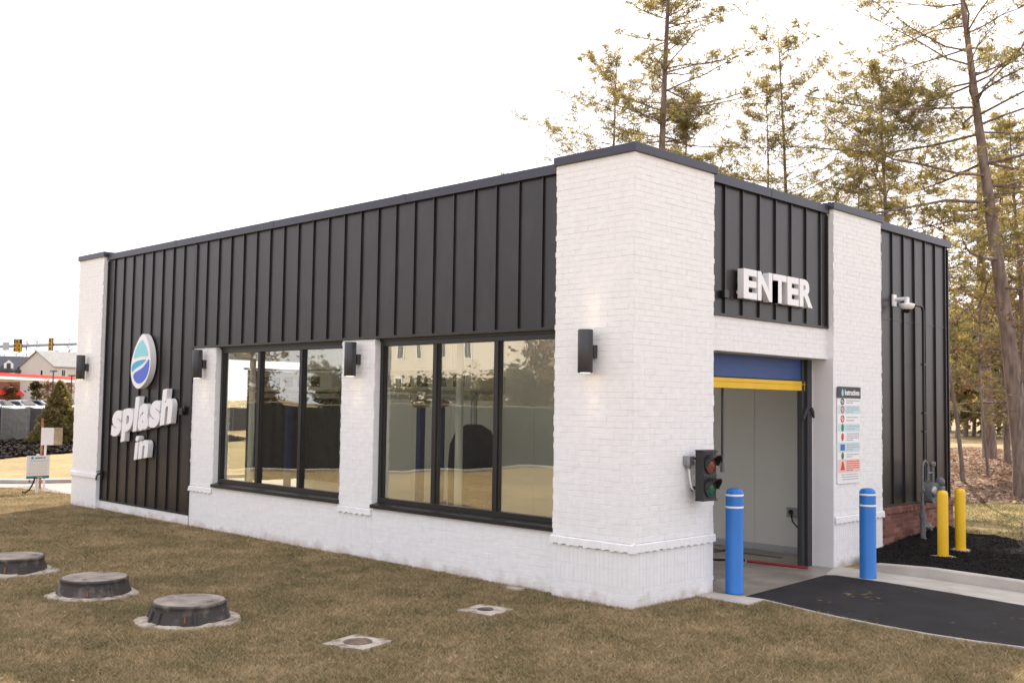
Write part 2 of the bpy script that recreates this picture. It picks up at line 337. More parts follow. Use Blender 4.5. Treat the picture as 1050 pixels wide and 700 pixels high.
# ------------------------------------------------------------------ brickwork
CO = .0677
def brickface(mb, o, u, nrm, W, z0, z1, mode='run', raise_=.0032, jit=.0014, gap=.004, seed=0, back=True, Lb=.203, jagged=False, phase=0):
    """real raised bricks over a recessed mortar sheet. o: lower-left point (z from z0), u: along the wall, nrm: outward"""
    rr = random.Random(seed); o = Vector(o); u = Vector(u); nrm = Vector(nrm); Z = Vector((0,0,1))
    if back:
        mb.cm = 1; mb.face([o+Z*z0, o+u*W+Z*z0, o+u*W+Z*z1, o+Z*z1]); mb.cm = 0
    cells = []
    if mode == 'run':
        k = 0; z = z0
        while z < z1-.012:
            zt = min(z+CO, z1); a = -(Lb/2 if (k+phase)%2 else 0)
            while a < W-.004:
                b = a+Lb
                c0, c1 = max(a,0), min(b,W)
                if W-c1 < .03: c1 = W
                if c0 < .03: c0 = 0
                if c1-c0 > .02: cells.append((c0,c1,z,zt))
                a = b if c1 < W else W
            z += CO; k += 1
    else:
        n = max(1, round(W/CO)); s = W/n
        for i in range(n): cells.append((i*s,(i+1)*s,z0,z1))
    g = gap/2; ins = .0025
    for (a,b,za,zb) in cells:
        d = raise_+rr.uniform(-jit,jit)
        dj = [d+rr.uniform(-jit,jit)*.7 for _ in range(4)]
        e0 = rr.choice((-.012,-.002,.005)) if (jagged and a < .001) else (0 if a < .001 else .0009)
        e1 = rr.choice((-.012,-.002,.005)) if (jagged and b > W-.001) else (0 if b > W-.001 else .0009)
        zz0, zz1 = za+g*rr.uniform(.5,1.3), zb-g*rr.uniform(.5,1.3)
        B = [o+u*(a+e0)+Z*zz0, o+u*(b-e1)+Z*zz0, o+u*(b-e1)+Z*zz1, o+u*(a+e0)+Z*zz1]
        Fp = [o+u*(a+e0+(.0012 if a>.001 else 0))+Z*(zz0+ins)+nrm*dj[0], o+u*(b-e1-(.0012 if b<W-.001 else 0))+Z*(zz0+ins)+nrm*dj[1],
              o+u*(b-e1-(.0012 if b<W-.001 else 0))+Z*(zz1-ins)+nrm*dj[2], o+u*(a+e0+(.0012 if a>.001 else 0))+Z*(zz1-ins)+nrm*dj[3]]
        v = B+Fp
        mb.mesh(v, [(4,5,6,7),(0,1,5,4),(1,2,6,5),(2,3,7,6),(3,0,4,7)])
BR = [M['brick'], M['mortar']]
X, Y, Z = Vector((1,0,0)), Vector((0,1,0)), Vector((0,0,1))
def pier_faces(mb, o, u, nrm, W, ztop, seed, z0=-.13):
    brickface(mb, o, u, nrm, W, z0, .203, seed=seed, jagged=True)
    brickface(mb, o, u, nrm, W, .203, .406, 'soldier', raise_=.0045, jit=.0008, gap=.004, seed=seed+1)
    brickface(mb, o, u, nrm, W, .406, .61, 'soldier', raise_=.0045, jit=.0008, gap=.004, seed=seed+2)
    brickface(mb, o, u, nrm, W, .71, ztop, seed=seed+3, jagged=True)
def ledge(mb, o, u, nrm, W, seed, e0=.03, e1=.03, depth=.034, z0=.61, z1=.708):
    """projecting rowlock course, each brick a little different, with a sloped wash on top"""
    rr = random.Random(seed); o = Vector(o); u = Vector(u); nrm = Vector(nrm); W2 = W+e0+e1; n = round(W2/CO); s = W2/n; oo = o-u*e0
    for i in range(n):
        d = depth+rr.uniform(-.003,.002); a, b = i*s+.0006, (i+1)*s-.0006; zb = z0+(.005 if i%2 else -.005)+rr.uniform(-.004,.003); zt = z1-.014+rr.uniform(-.003,.003)
        P = lambda t, dd, z: oo+u*t+nrm*dd+Z*z
        v = [P(a,-.03,zb),P(b,-.03,zb),P(b,d,zb+.004),P(a,d,zb+.004),P(a,-.03,z1+.01),P(b,-.03,z1+.01),P(b,d-.004,zt),P(a,d-.004,zt)]
        mb.mesh(v, [(0,1,2,3),(3,2,6,7),(7,6,5,4),(1,5,6,2),(0,3,7,4)])

# ------------------------------------------------------------------ THE BUILDING
B = thing('car_wash_building', 'single storey car wash with white painted brick piers and black metal siding', 'building')
# piers
def pier(rects, ztop, seed, core, label=None):
    mb = MB()
    for (o,u,n,W) in rects: pier_faces(mb, o, u, n, W, ztop, seed); seed += 10
    mb.cm = 0
    p = recalc(mb.build('brick_pier', BR, B)) if False else mb.build('brick_pier', BR, B)
    return p
XL, XP = -14.97, -13.78
pc = pier([((-1.19,0,0),X,-Y,1.19),((0,0,0),Y,X,1.595)], 5.15, 11, None)
mb = MB(); ledge(mb,(-1.19,0,0),X,-Y,1.19,5,e0=.03,e1=.034); ledge(mb,(0,0,0),Y,X,1.595,6,e0=.0,e1=.02); mb.build('brick_ledge', BR, pc)
# solid backs so that no light leaks
mb = MB(); mb.cm = 0
brickface(mb,(0,1.595,0),-X,Y,.45,-.13,2.965,seed=90)          # door-side return of the corner pier
brickface(mb,(-1.19,.3,0),-Y,-X,.3,-.13,3.17,seed=91)
mb.build('pier_return', BR, pc)
pl = pier([((XL,0,0),X,-Y,XP-XL),((XP,0,0),Y,X,.12),((XL,9,0),-Y,-X,9)][:2], 5.15, 61, None)
mb = MB(); ledge(mb,(XL,0,0),X,-Y,XP-XL,7,.03,.03); ledge(mb,(XP,0,0),Y,X,.09,8,0,0); ledge(mb,(XL,.3,0),-Y,-X,.3,8,0,.0); mb.build('brick_ledge', BR, pl)
for (xa,xb,sd) in ((-10.13,-9.34,101),(-5.62,-4.83,141)):
    p = pier([((xa,.10,0),X,-Y,xb-xa)], 3.165, sd, None)
    mb = MB(); brickface(mb,(xb,.10,0),Y,X,.12,.78,3.165,seed=sd+7,jagged=True)
    brickface(mb,(xa,.22,0),-Y,-X,.12,.78,3.165,seed=sd+8,jagged=True); mb.build('pier_return', BR, p)
    mb = MB(); ledge(mb,(xa,.10,0),X,-Y,xb-xa,sd+5,.02,.0,depth=.03); mb.build('brick_ledge', BR, p)
pr_ = pier([((0,4.657,0),Y,X,6.18-4.657),((0,6.18,0),-X,Y,.12)], 5.15, 201, None)
mb = MB(); ledge(mb,(0,4.67,0),Y,X,6.18-4.67,9,0,.03); ledge(mb,(0,6.18,0),-X,Y,.09,9,0,0); mb.build('brick_ledge', BR, pr_)
mb = MB(); brickface(mb,(-.12,4.657,0),X,-Y,.12,2.965,5.15,seed=210,jagged=True); mb.build('pier_return', BR, pr_)
# brick walls under windows, under left siding, lintel
for (xa,xb,z1,y,sd) in ((-9.34,-5.62,.725,.102,301),(-4.83,-1.19,.725,.102,302),(-13.78,-10.13,.17,.085,303)):
    mb = MB(); brickface(mb,(xa,y,0),X,-Y,xb-xa,-.13,z1,seed=sd); mb.build('brick_wall', BR, B)
mb = MB(); brickface(mb,(-.10,1.595,0),Y,X,4.657-1.595,2.965,3.405,seed=304)
mb.cm = 0; mb.face([(-.45,1.595,2.962),(-.094,1.595,2.962),(-.094,4.657,2.962),(-.45,4.657,2.962)]); mb.build('brick_lintel', BR, B)
# siding
def siding(o, u, nrm, W, z0, z1, first, spacing=.4115, seams=(), name='siding_panel'):
    mb = MB(); o = Vector(o); u = Vector(u); n = Vector(nrm)
    rr = random.Random(int(W*100)); t = .0
    xs = []; a = first
    while a < W-.03: xs.append(a); a += spacing
    edges = [0]+xs+[W]
    zs = [z0]+[s for s in seams]+[z1]
    for zi in range(len(zs)-1):
        za, zb = zs[zi]+(.004 if zi else 0), zs[zi+1]-(.004 if zi < len(zs)-2 else 0)
        for i in range(len(edges)-1):
            a, b = edges[i], edges[i+1]
            tl = [rr.uniform(-.0018,.0018) for _ in range(4)]; m = (a+b)/2; c = rr.uniform(-.001,.0035)
            # each pan is very slightly dished (oil canning)
            P = lambda x, z, d: o+u*x+Z*z+n*d
            zc = (za+zb)/2
            v = [P(a,za,tl[0]),P(m,za,c+tl[0]),P(b,za,tl[1]),P(a,zc,tl[3]),P(m,zc,-c),P(b,zc,tl[2]),P(a,zb,tl[3]),P(m,zb,c+tl[2]),P(b,zb,tl[2])]
            mb.mesh(v, [(0,1,4,3),(1,2,5,4),(3,4,7,6),(4,5,8,7)], True)
    mb.face([o+u*0+Z*z0-n*.012, o+u*W+Z*z0-n*.012, o+u*W+Z*z1-n*.012, o+Z*z1-n*.012])
    for x in xs:
        c = o+u*x+Z*((z0+z1)/2)+n*.012
        mb.obox(c, u, n, Z, .006, .013, (z1-z0)/2-.004)
        mb.obox(c+u*.004+n*.0135, u, n, Z, .0095, .0025, (z1-z0)/2-.005)
    for s in seams: mb.obox(o+u*W/2+Z*s+n*.004, u, n, Z, W/2-.01, .006, .008)
    # bottom drip edge and end trims
    mb.obox(o+u*W/2+Z*(z0+.012)+n*.012, u, n, Z, W/2, .018, .014)
    for e in (.018, W-.018): mb.obox(o+u*e+Z*((z0+z1)/2)+n*.012, u, n, Z, .016, .016, (z1-z0)/2-.03)
    return mb.build(name, M['siding'], B)
s1 = siding((XP,.10,0), X, -Y, 3.65, .17, 5.085, .32, seams=(3.18,))
s2 = siding((-10.13,.10,0), X, -Y, 8.94, 3.175, 5.085, .39)
s3 = siding((-.10,1.595,0), Y, X, 3.062, 3.41, 5.085, .37)
s4 = siding((-.10,6.18,0), Y, X, 2.78, .74, 5.085, .165, seams=(3.68,))
s5 = siding((0-.1,8.96,0), -X, Y, 14.8, 0, 5.085, .3)
s6 = siding((XL,9.0,0), -Y, -X, 2.6, 0, 5.085, .3)
s7 = siding((XL,1.7,0), -Y, -X, 1.4, 0, 5.085, .3)
s8 = siding((XL,6.4,0), -Y, -X, 4.7, 3.2, 5.085, .3)
# parapet caps
def cap(pts, z0, z1, closed=False):
    mb = MB(); 
    for (a,b,c,d) in pts: mb.box(a,b,z0,c,d,z1)
    # thin lower hem
    return bevel(mb.build('parapet_cap', M['cap'], B), .004)
cap([(-1.22,-.035,-.0,.035)][:0]+[(-1.225,-.035,.035,1.63)], 5.15, 5.255)
cap([(XL-.03,-.035,XP+.03,.5)], 5.15, 5.255)
cap([(-.5,4.625,.035,6.215)], 5.15, 5.255)
def capstrip(xa,ya,xb,yb,joints,axis):
    mb = MB(); mb.box(xa,ya,5.085,xb,yb,5.205)
    for j in joints:
        if axis == 'x': mb.box(j-.06,ya-.004,5.08,j+.06,yb-.01,5.2085)
        else: mb.box(xa+.01,j-.06,5.08,xb+.004,j+.06,5.2085)
    if axis == 'x': mb.box(xa,ya-.008,5.078,xb,ya+.004,5.092)
    else: mb.box(xb-.004,ya,5.078,xb+.008,yb,5.092)
    return bevel(mb.build('parapet_cap', M['cap'], B), .003)
capstrip(XP+.032,.045,-1.227,.40,(-10.9,-7.6,-4.2),'x')
capstrip(-.40,1.632,-.045,4.623,(3.1,),'y'); capstrip(-.40,6.217,-.045,9.03,(),'y')
capstrip(XL-.03,.50,XL+.35,9.03,(),'y'); capstrip(XL+.352,8.7,-.402,9.03,(),'x')
# roof and solid backing shell
LIGHT_GAPS = [(-13.6,-11.2),(-9.6,-7.2),(-5.6,-3.2)]  # invented roof openings, added to let more daylight into the bay
mb = MB(); xs_ = XL+.05
mb.box(XL+.05,.30,4.75,-.32,1.6,4.86); mb.box(XL+.05,4.6,4.75,-.32,8.9,4.86)
for (a,b) in LIGHT_GAPS+[(-.32,0)]: mb.box(xs_,1.601,4.75,a,4.599,4.86); xs_ = b
mb.build('roof', M['roofgrey'], B)
for (a,b) in LIGHT_GAPS:
    mb = MB(); mb.box(a-.05,1.55,4.865,b+.05,4.65,4.90); mb.build('skylight', M['diffuser'], B)  # added unseen panel, spreads daylight to brighten the interior
mb = MB()
mb.box(XL+.03,.20,3.07,-1.2,.34,5.08)                     # header behind the siding over the windows
mb.box(XL+.03,.22,-.1,-10.14,.34,3.07); mb.box(-9.35+.0,.23,-.1,-5.61,.34,.70); mb.box(-4.84,.23,-.1,-1.18,.34,.70)
mb.box(-10.138,.226,-.1,-9.335,.343,3.068); mb.box(-5.625,.226,-.1,-4.825,.343,3.068)
mb.box(-1.188,.232,-.1,-.46,.338,5.078)
mb.box(-.45,.30,-.1,-.20,1.585,5.075); mb.box(-.44,1.586,3.0,-.20,4.64,5.07); mb.box(-.45,4.70,-.1,-.20,8.88,5.075)
mb.box(XL+.04,8.7,-.1,-.46,8.88,5.06)
mb.box(XL+.03,.345,-.1,XL+.2,1.7,5.05); mb.box(XL+.03,6.4-0,-.1,XL+.2,8.69,5.05); mb.box(XL+.03,1.71,3.2,XL+.2,6.39,5.05)
mb.build('inner_wall', M['intwall'], B)
# interior bay
mb = MB()
mb.box(-14.7,5.45,-.1,-.47,5.6,4.74)
for k in range(12): mb.box(-14+k*1.22,5.442,.1,-13.99+k*1.22,5.452,4.7)
mb.build('bay_wall', M['intwall'], B)
mb = MB(); mb.box(-14.7,5.425,.0,-.475,5.44,.10); mb.build('wall_base', M['inkgrey'], B)
mb = MB()
mb.poly([(-14.9,.36),(.35,1.6),(.38,1.66),(.25,3.93),(.0,4.65),(-.3,4.66),(-.3,5.44),(-14.9,5.44)][:0] or [(-14.9,.35),(-.21,.35),(-.21,1.60),(.40,1.60),(.25,3.92),(.25,4.63),(-.2,4.63),(-.2,5.42),(-14.9,5.42)], -.1, -.012)
mb.build('floor', M['floor'], B)
mb = MB()
for (a,b,c,d) in ((-2.1,4.15,-1.98,5.3),(-8,4.9,-1.0,4.98),(-8,2.3,-.5,2.42)): mb.box(a,b,-.011,c,d,-.006)
mb.build('floor_drain', M['frame'], B)
# windows
def window(xa, xb):
    W = thing('window', None, None); W.parent = B
    for k in list(W.keys()): pass
    ya, yb = .195, .285; za, zb = .80, 3.165; t = .065
    mb = MB(); mb.box(xa,ya,za,xa+t,yb,zb); mb.box(xb-t,ya,za,xb,yb,zb)
    mb.box(xa+t,ya,zb-.10,xb-t,yb,zb); mb.box(xa+t,ya,za,xb-t,yb,za+.07)
    mb.box(xa,ya-.02,zb-.035,xb,ya-.001,zb+.004)
    w3 = (xb-xa)/3
    for k in (1,2): mb.box(xa+w3*k-.038,ya-.004,za+.071,xa+w3*k+.038,yb+.004,zb-.101)
    # glazing beads
    for k in range(3):
        a, b = xa+w3*k+.067-.028*(k>0), xa+w3*(k+1)-.067+.028*(k<2)
        mb.box(a,ya+.02,za+.0705,a+.012,yb-.02,zb-.1005); mb.box(b-.012,ya+.02,za+.0705,b,yb-.02,zb-.1005)
    f = bevel(mb.build('window_frame', M['frame'], B), .003)
    mb = MB()
    for k in range(3): mb.box(xa+w3*k+.04,.243,za+.06,xa+w3*(k+1)-.04,.249,zb-.09)
    g = mb.build('window_glass', M['glass'], f)
    mb = MB(); P = [(.06,.725),(.29,.735),(.29,.795),(.20,.80),(.055,.775),(.055,.725)]
    n = len(P); lv = [(xa-.0,p[0],p[1]) for p in P]; rv = [(xb+.0,p[0],p[1]) for p in P]
    mb.mesh(lv+rv, [tuple(range(n)), tuple(reversed(range(n,2*n)))]+[(i,i+n,(i+1)%n+n,(i+1)%n) for i in range(n)])
    mb.build('window_sill', M['frame'], f)
    bpy.data.objects.remove(W)
    return f
window(-9.335,-5.625); window(-4.825,-1.195)
# door
dr = MB(); 
mb = MB(); mb.box(-.40,1.62,2.655,-.37,4.50,2.955)
for z in (2.74,2.83,2.90): mb.box(-.371,1.63,z,-.367,4.49,z+.004)
door = mb.build('door_curtain', M['bluecurtain'], B)
mb = MB(); mb.box(-.415,1.62,2.505,-.355,4.49,2.64); mb.box(-.35,1.62,2.59,-.345,4.49,2.60); bevel(mb.build('bottom_bar', M['yellowcurtain'], door), .006)
mb = MB(); mb.box(-.41,1.62,2.641,-.352,4.495,2.655); mb.build('rubber_seal', M['rubber'], door)
mb = MB(); mb.box(-.43,4.385,-.012,-.35,4.455,2.95); mb.box(-.40,4.475,-.012,-.31,4.60,2.95); mb.box(-.42,4.455,-.012,-.39,4.476,2.95)
bevel(mb.build('door_track', M['sconce'], B), .004)
mb = MB(); mb.box(-.43,1.60,-.012,-.35,1.66,2.95); bevel(mb.build('door_track', M['sconce'], B), .004)
for s in (-1,1):
    mb = MB(); mb.obox((-.30,4.50+s*.12,2.17),Vector((0,s*.6,-.8)),X,Vector((0,s*.8,.6)),.10,.012,.025); mb.build('guide_flap', M['sconce'], B)
mb = MB(); mb.box(-.335,4.634,-.09,.006,4.655,2.962); mb.box(-.335,4.602,-.09,-.322,4.634,2.962)
bevel(mb.build('door_jamb', M['whitemetal'], B), .003)
# red brick plinth
mb = MB(); brickface(mb,(-.055,6.18,0),Y,X,2.82,-.15,.625,seed=400,raise_=.005)
brickface(mb,(-.055,9.0,0),-X,Y,1.2,-.15,.625,seed=401,raise_=.005)
ledge(mb,(-.055,6.20,0),Y,X,2.80,41,0,.03,depth=.035,z0=.628,z1=.722)
pb = mb.build('brick_plinth', [M['redbrick'],M['redmortar']], B)
def rndattr(o, seed=1, per=None):
    me = o.data; a = me.attributes.new('rnd','FLOAT','FACE'); rr = random.Random(seed); n = len(me.polygons)
    if per is None: vals = [rr.random() for _ in range(n)]
    else:
        vals = []; 
        while len(vals) < n: vals += [rr.random()]*per
        vals = vals[:n]
    a.data.foreach_set('value', vals)
rndattr(pb, 3, 5)

# ------------------------------------------------------------------ wall lights
def sconce(x, y, label):
    t = thing('wall_sconce', label, 'wall light', (x, y, 2.875), 0, 'cylinder wall lights on the long front')
    mb = MB(); mb.lathe((0,-.155,0), [(.0,-.25),(.082,-.25),(.088,-.244),(.088,.244),(.082,.25),(.074,.25),(.074,.235),(0,.235)], 36); mb.build('lamp_body', M['sconce'], t)
    mb = MB(); mb.box(-.06,-.075,-.075,.06,.0-.006,.075); mb.box(-.03,-.09,-.03,.03,-.07,.03); bevel(mb.build('wall_bracket', M['sconce'], t), .006)
    for s, ang in ((1, math.pi), (-1, 0)):
        mb = MB(); mb.lathe((0,-.155,s*.2365 if s>0 else -.2515), [(0,0),(.06,0),(.06,.001),(0,.001)], 24); mb.build('lamp_lens', M_lens, t)
        l = bpy.data.lights.new('sconce_beam','SPOT'); l.energy = 1.6; l.color = (1,.80,.55); l.spot_size = R(72); l.spot_blend = .8; l.shadow_soft_size = .04
        lo = bpy.data.objects.new('sconce_beam', l); COL.objects.link(lo); lo.parent = t; lo.location = (0,-.13,s*.262); lo.rotation_euler = (ang, 0, 0) if s>0 else (0,0,0)
    return t
M_lens = mat('lit_lens', (.8,.7,.5), .4, emis=(1,.75,.45), estr=3)
sconce(-.58, 0, 'charcoal cylinder wall light on the corner brick pier nearest the door')
sconce(-5.22, .10, 'charcoal cylinder wall light on the narrow pier between the two windows')
sconce(-9.72, .10, 'charcoal cylinder wall light on the pier between siding and first window')
sconce(-14.38, 0, 'charcoal cylinder wall light on the far left brick pier')

# ------------------------------------------------------------------ lettering
def text_mesh(txt, size, offset=0, extrude=.0, sx=1, spacing=1):
    c = bpy.data.curves.new('txt','FONT'); c.body = txt; c.size = size; c.offset = offset; c.extrude = extrude; c.align_x = 'LEFT'; c.space_character = spacing
    c.resolution_u = 6
    o = bpy.data.objects.new('txt', c); COL.objects.link(o)
    bpy.context.view_layer.update()
    dg = bpy.context.evaluated_depsgraph_get(); me = bpy.data.meshes.new_from_object(o.evaluated_get(dg))
    bpy.data.objects.remove(o); bpy.data.curves.remove(c)
    return me
def letter_obj(ch, size, offset, depth, width, height, m, parent, loc, frame, name='letter'):
    """one channel letter scaled to the given outline box. frame = (u, w, nrm)"""
    me = text_mesh(ch, size, offset, .5)
    vs = [v.co.copy() for v in me.vertices]; x0 = min(v.x for v in vs); x1 = max(v.x for v in vs); y0 = min(v.y for v in vs); y1 = max(v.y for v in vs)
    u, w_, n = frame
    for v in me.vertices:
        a = (v.co.x-x0)/(x1-x0)*width; b = (v.co.y-y0)/(y1-y0)*height; d = (v.co.z+.5)*depth
        v.co = Vector(loc)+u*a+w_*b+n*d
    me.materials.clear(); me.materials.append(m)
    o = bpy.data.objects.new(name, me); COL.objects.link(o); o.parent = parent
    bevel(o, min(.008, depth*.1), 2)
    return recalc(o)
M['lettering'] = mat('letter_acrylic', (.80,.79,.80), .35, var=.03, vscale=4)
# ENTER on the door front (plane x = const, reading along +y)
E_ = thing('enter_sign', 'white block channel letters reading ENTER on black siding above the door', 'sign', (0,2.23,3.65))
fr = (Y, Z, X)
xx = 0
for ch, w_ in zip('ENTER', (.315,.35,.335,.30,.35)):
    letter_obj(ch, 1, .040, .09, w_, .385, M['lettering'], E_, (-.06, xx, 0), fr); xx += w_+.030
mb = MB(); mb.box(-.075,.0,.06,-.062,1.75,.10); mb.build('mounting_rail', M['whitemetal'], E_)
jb = thing('junction_box', 'small dark electrical box on siding left of the ENTER letters', 'electrical box', (-.09,1.93,3.68))
mb = MB(); mb.box(0,-.04,-.05,.06,.06,.05); bevel(mb.build('box_body', M['frame'], jb), .005)
mb = MB(); mb.tube([(.03,.06,-.01),(.04,.13,-.05),(.03,.17,-.02)], .010); mb.build('cable', M['frame'], jb)
# splash in: rising to the right by about 6.5 degrees
an = R(7.6); U = Vector((math.cos(an),0,math.sin(an))); Wv = Vector((.13,0,1))
S = thing('splash_sign', 'white slanted channel letters reading splash in, rising to the right on black siding', 'sign', (-13.13,.10,1.475))
fr2 = (U, Wv, -Y)
xx = 0.0
for ch, w_, h_, dz in (('s',.43,.51,-.01),('p',.45,.64,-.15),('l',.155,.67,0),('a',.42,.51,-.01),('s',.41,.51,-.01),('h',.43,.67,0)):
    letter_obj(ch, 1, .046, .10, w_, h_, M['lettering'], S, Vector((0,-.03,0))+U*xx+Wv*dz, fr2); xx += w_+.038
o0 = Vector((1.03,-.03,-.41))
letter_obj('i', 1, .028, .10, .14, .46, M['lettering'], S, o0, fr2)
letter_obj('n', 1, .046, .10, .38, .345, M['lettering'], S, o0+U*.18, fr2)
# drop logo
D = thing('water_drop_logo', 'tall white water drop emblem with cyan and blue fields above the lettering', 'sign', (-12.318,.10,2.432))
def P2(px, py): return ((px-240)/135*.79, (410-py)/395*1.05)
right = [P2(320,15),P2(352,48),P2(372,90),P2(384,140),P2(388,190),P2(385,240),P2(374,290),P2(355,340),P2(330,378),P2(300,405)]
drop = [(320,13),(320,14),(334,24),(350,55),(364,100),(374,150),(378,200),(377,250),(370,300),(356,345),(335,382),(312,404),(295,410),(278,402),(258,375),(246,335),(240,290),(240,240),(246,190),(257,140),(272,92),(290,50),(306,22)]
def smooth_poly(pts, it=2):
    for _ in range(it):
        q = []
        for i in range(len(pts)):
            a, b = pts[i], pts[(i+1)%len(pts)]
            q += [(a[0]*.75+b[0]*.25, a[1]*.75+b[1]*.25), (a[0]*.25+b[0]*.75, a[1]*.25+b[1]*.75)]
        pts = q
    return pts
def drop_part(pts, o, t, m, name):
    mb = MB(); mb.slab([P2(*p) for p in smooth_poly(pts)], o, X, Z, -Y, t)
    ob = recalc(mb.build(name, m, D)); return ob
bevel(drop_part(drop, (0,-.03,0), .115, M['lettering'], 'drop_body'), .008)
drop_part([(317,52),(330,75),(345,105),(356,140),(363,172),(352,176),(330,176),(305,176),(282,184),(256,192),(262,160),(275,115),(295,75)], (0,-.1455,0), .004, M['cyan'], 'upper_field')
drop_part([(247,286),(246,255),(253,232),(275,212),(305,203),(335,199),(350,200),(335,218),(315,238),(290,252),(265,270),(255,284)], (0,-.1455,0), .004, M['teal'], 'middle_field')
drop_part([(370,196),(371,240),(366,285),(352,330),(330,362),(303,374),(282,366),(264,340),(259,312),(270,292),(295,278),(325,258),(348,228),(360,206)], (0,-.1455,0), .004, M['logoblue'], 'lower_field')
jb2 = thing('junction_box', 'small dark electrical box on siding right of the splash letters', 'electrical box', (-10.42,.09,2.02))
mb = MB(); mb.box(-.05,-.07,-.06,.06,0,.06); mb.box(.03,-.05,.0,.10,-.01,.10); bevel(mb.build('box_body', M['frame'], jb2), .005)
mb = MB(); mb.tube([(-.05,-.03,0),(-.12,-.03,.02),(-.15,-.02,0)], .01); mb.build('cable', M['frame'], jb2)
hb = thing('hose_bib', 'small black outdoor tap on siding beside the far left pier', 'tap', (-13.72,.09,.66))
mb = MB(); mb.box(-.04,-.03,-.05,.04,0,.10); mb.tube([(0,-.02,.05),(0,-.09,.05),(0,-.12,-.03),(0,-.12,-.08)], .016); bevel(mb.build('tap_body', M['frame'], hb), .004)
mb = MB(); mb.lathe((0,-.08,.09), [(0,0),(.035,0),(.035,.015),(0,.015)], 12); mb.build('handle', M['frame'], hb)

# ------------------------------------------------------------------ instruction board on right pier
I = thing('instruction_board', 'tall narrow instructions board with pictogram rows on the right brick pier', 'sign', (.014,4.73,1.17))
mb = MB(); mb.box(-.004,0,0,.008,.695,1.24); bevel(mb.build('panel', M['whitesign'], I), .003)
mb = MB(); mb.box(.0085,-.005,1.24,.016,.70,1.405); mb.build('header_plate', M['ink'], I)
me = text_mesh('Instructions', .1, .0012, .001)
def flat_text(txt, width, height, m, parent, loc, frame, offset=.0012, name='lettering', depth=.002):
    me = text_mesh(txt, .1, offset, .001)
    vs = [v.co.copy() for v in me.vertices]; x0 = min(v.x for v in vs); x1 = max(v.x for v in vs); y0 = min(v.y for v in vs); y1 = max(v.y for v in vs)
    u, w_, n = frame
    for v in me.vertices: v.co = Vector(loc)+u*((v.co.x-x0)/(x1-x0)*width)+w_*((v.co.y-y0)/(y1-y0)*height)+n*((v.co.z+.001)/.002*depth)
    me.materials.clear(); me.materials.append(m)
    o = bpy.data.objects.new(name, me); COL.objects.link(o); o.parent = parent; return o
flat_text('Instructions', .45, .085, M['white'], I, (.0165,.205,1.28), fr, offset=.003)
mb = MB(); mb.slab([(x*.07+.10, z*.12+1.262) for x,z in [(0,.35),(.2,.1),(.5,0),(.8,.1),(1,.35),(.85,.65),(.5,1),(.15,.65)]], (.0165,0,0), Y, Z, X, .002); mb.build('header_drop', M['cyan'], I)
rows = [(1.235,1.14,None,'ink',2),(1.135,1.01,'palebluerow','icon_red',3),(1.005,.87,None,'icon_red',2),(.865,.755,'palebluerow','icon_green',2),(.75,.60,None,'icon_red',4),(.595,.455,'palebluerow','icon_blue',3),(.45,.355,None,'icon_green',2),(.35,.16,'pinkrow','icon_red',5)]
rr = random.Random(5)
for (zt,zb,bgc,ic,nl) in rows:
    if bgc:
        mb = MB(); mb.box(.0085,.012,zb,.0095,.683,zt); mb.build('row_panel', M[bgc], I)
    mb = MB(); c = (zt+zb)/2; h = min(.045,(zt-zb)*.42)
    if ic == 'icon_red' and bgc == 'pinkrow': mb.slab([(.08,c-h*1.3),(.21,c-h*1.3),(.16,c+h*1.5),(.13,c+h*1.5)], (.0098,0,0), Y, Z, X, .002)
    elif ic == 'icon_blue': mb.box(.0098,.08,c-h,.0118,.21,c+h)
    elif nl == 4 or (ic == 'icon_green'): mb.slab([(.145+.038*math.cos(a*math.pi/8),c+h*1.25*math.sin(a*math.pi/8)) for a in range(16)], (.0098,0,0), Y, Z, X, .002)
    else:
        for a in range(20):
            t0, t1 = a*math.pi/10, (a+1)*math.pi/10
            for rr0 in (.055,):
                mb.slab([(.145+rr0*math.cos(t0),c+h*1.2*math.sin(t0)),(.145+rr0*math.cos(t1),c+h*1.2*math.sin(t1)),(.145+.036*math.cos(t1),c+h*.75*math.sin(t1)),(.145+.036*math.cos(t0),c+h*.75*math.sin(t0))][::-1], (.0098,0,0), Y, Z, X, .002)
        mb.obox((.0108,.145,c), Vector((0,.7,.7)), X, Vector((0,-.7,.7)), .035, .001, .006)
    mb.build('pictogram', M[ic], I)
    mb = MB(); st = (zt-zb)/(nl+1)
    for k in range(nl):
        z = zt-st*(k+1); a = .27; end = .64 if k < nl-1 else .45
        while a < end:
            w_ = rr.uniform(.03,.08); mb.box(.0098,a,z-.007,.0108,min(a+w_,.66),z+.007); a += w_+.016
    mb.build('printed_lines', M['inkgrey'] if nl < 5 else M['icon_red'], I)
mb = MB()
for k in range(3):
    a = .10+.02*k
    while a < .62: w_ = rr.uniform(.03,.08); mb.box(.0098,a,.125-k*.035,.0108,min(a+w_,.63),.137-k*.035); a += w_+.014
mb.build('printed_lines', M['inkgrey'], I)

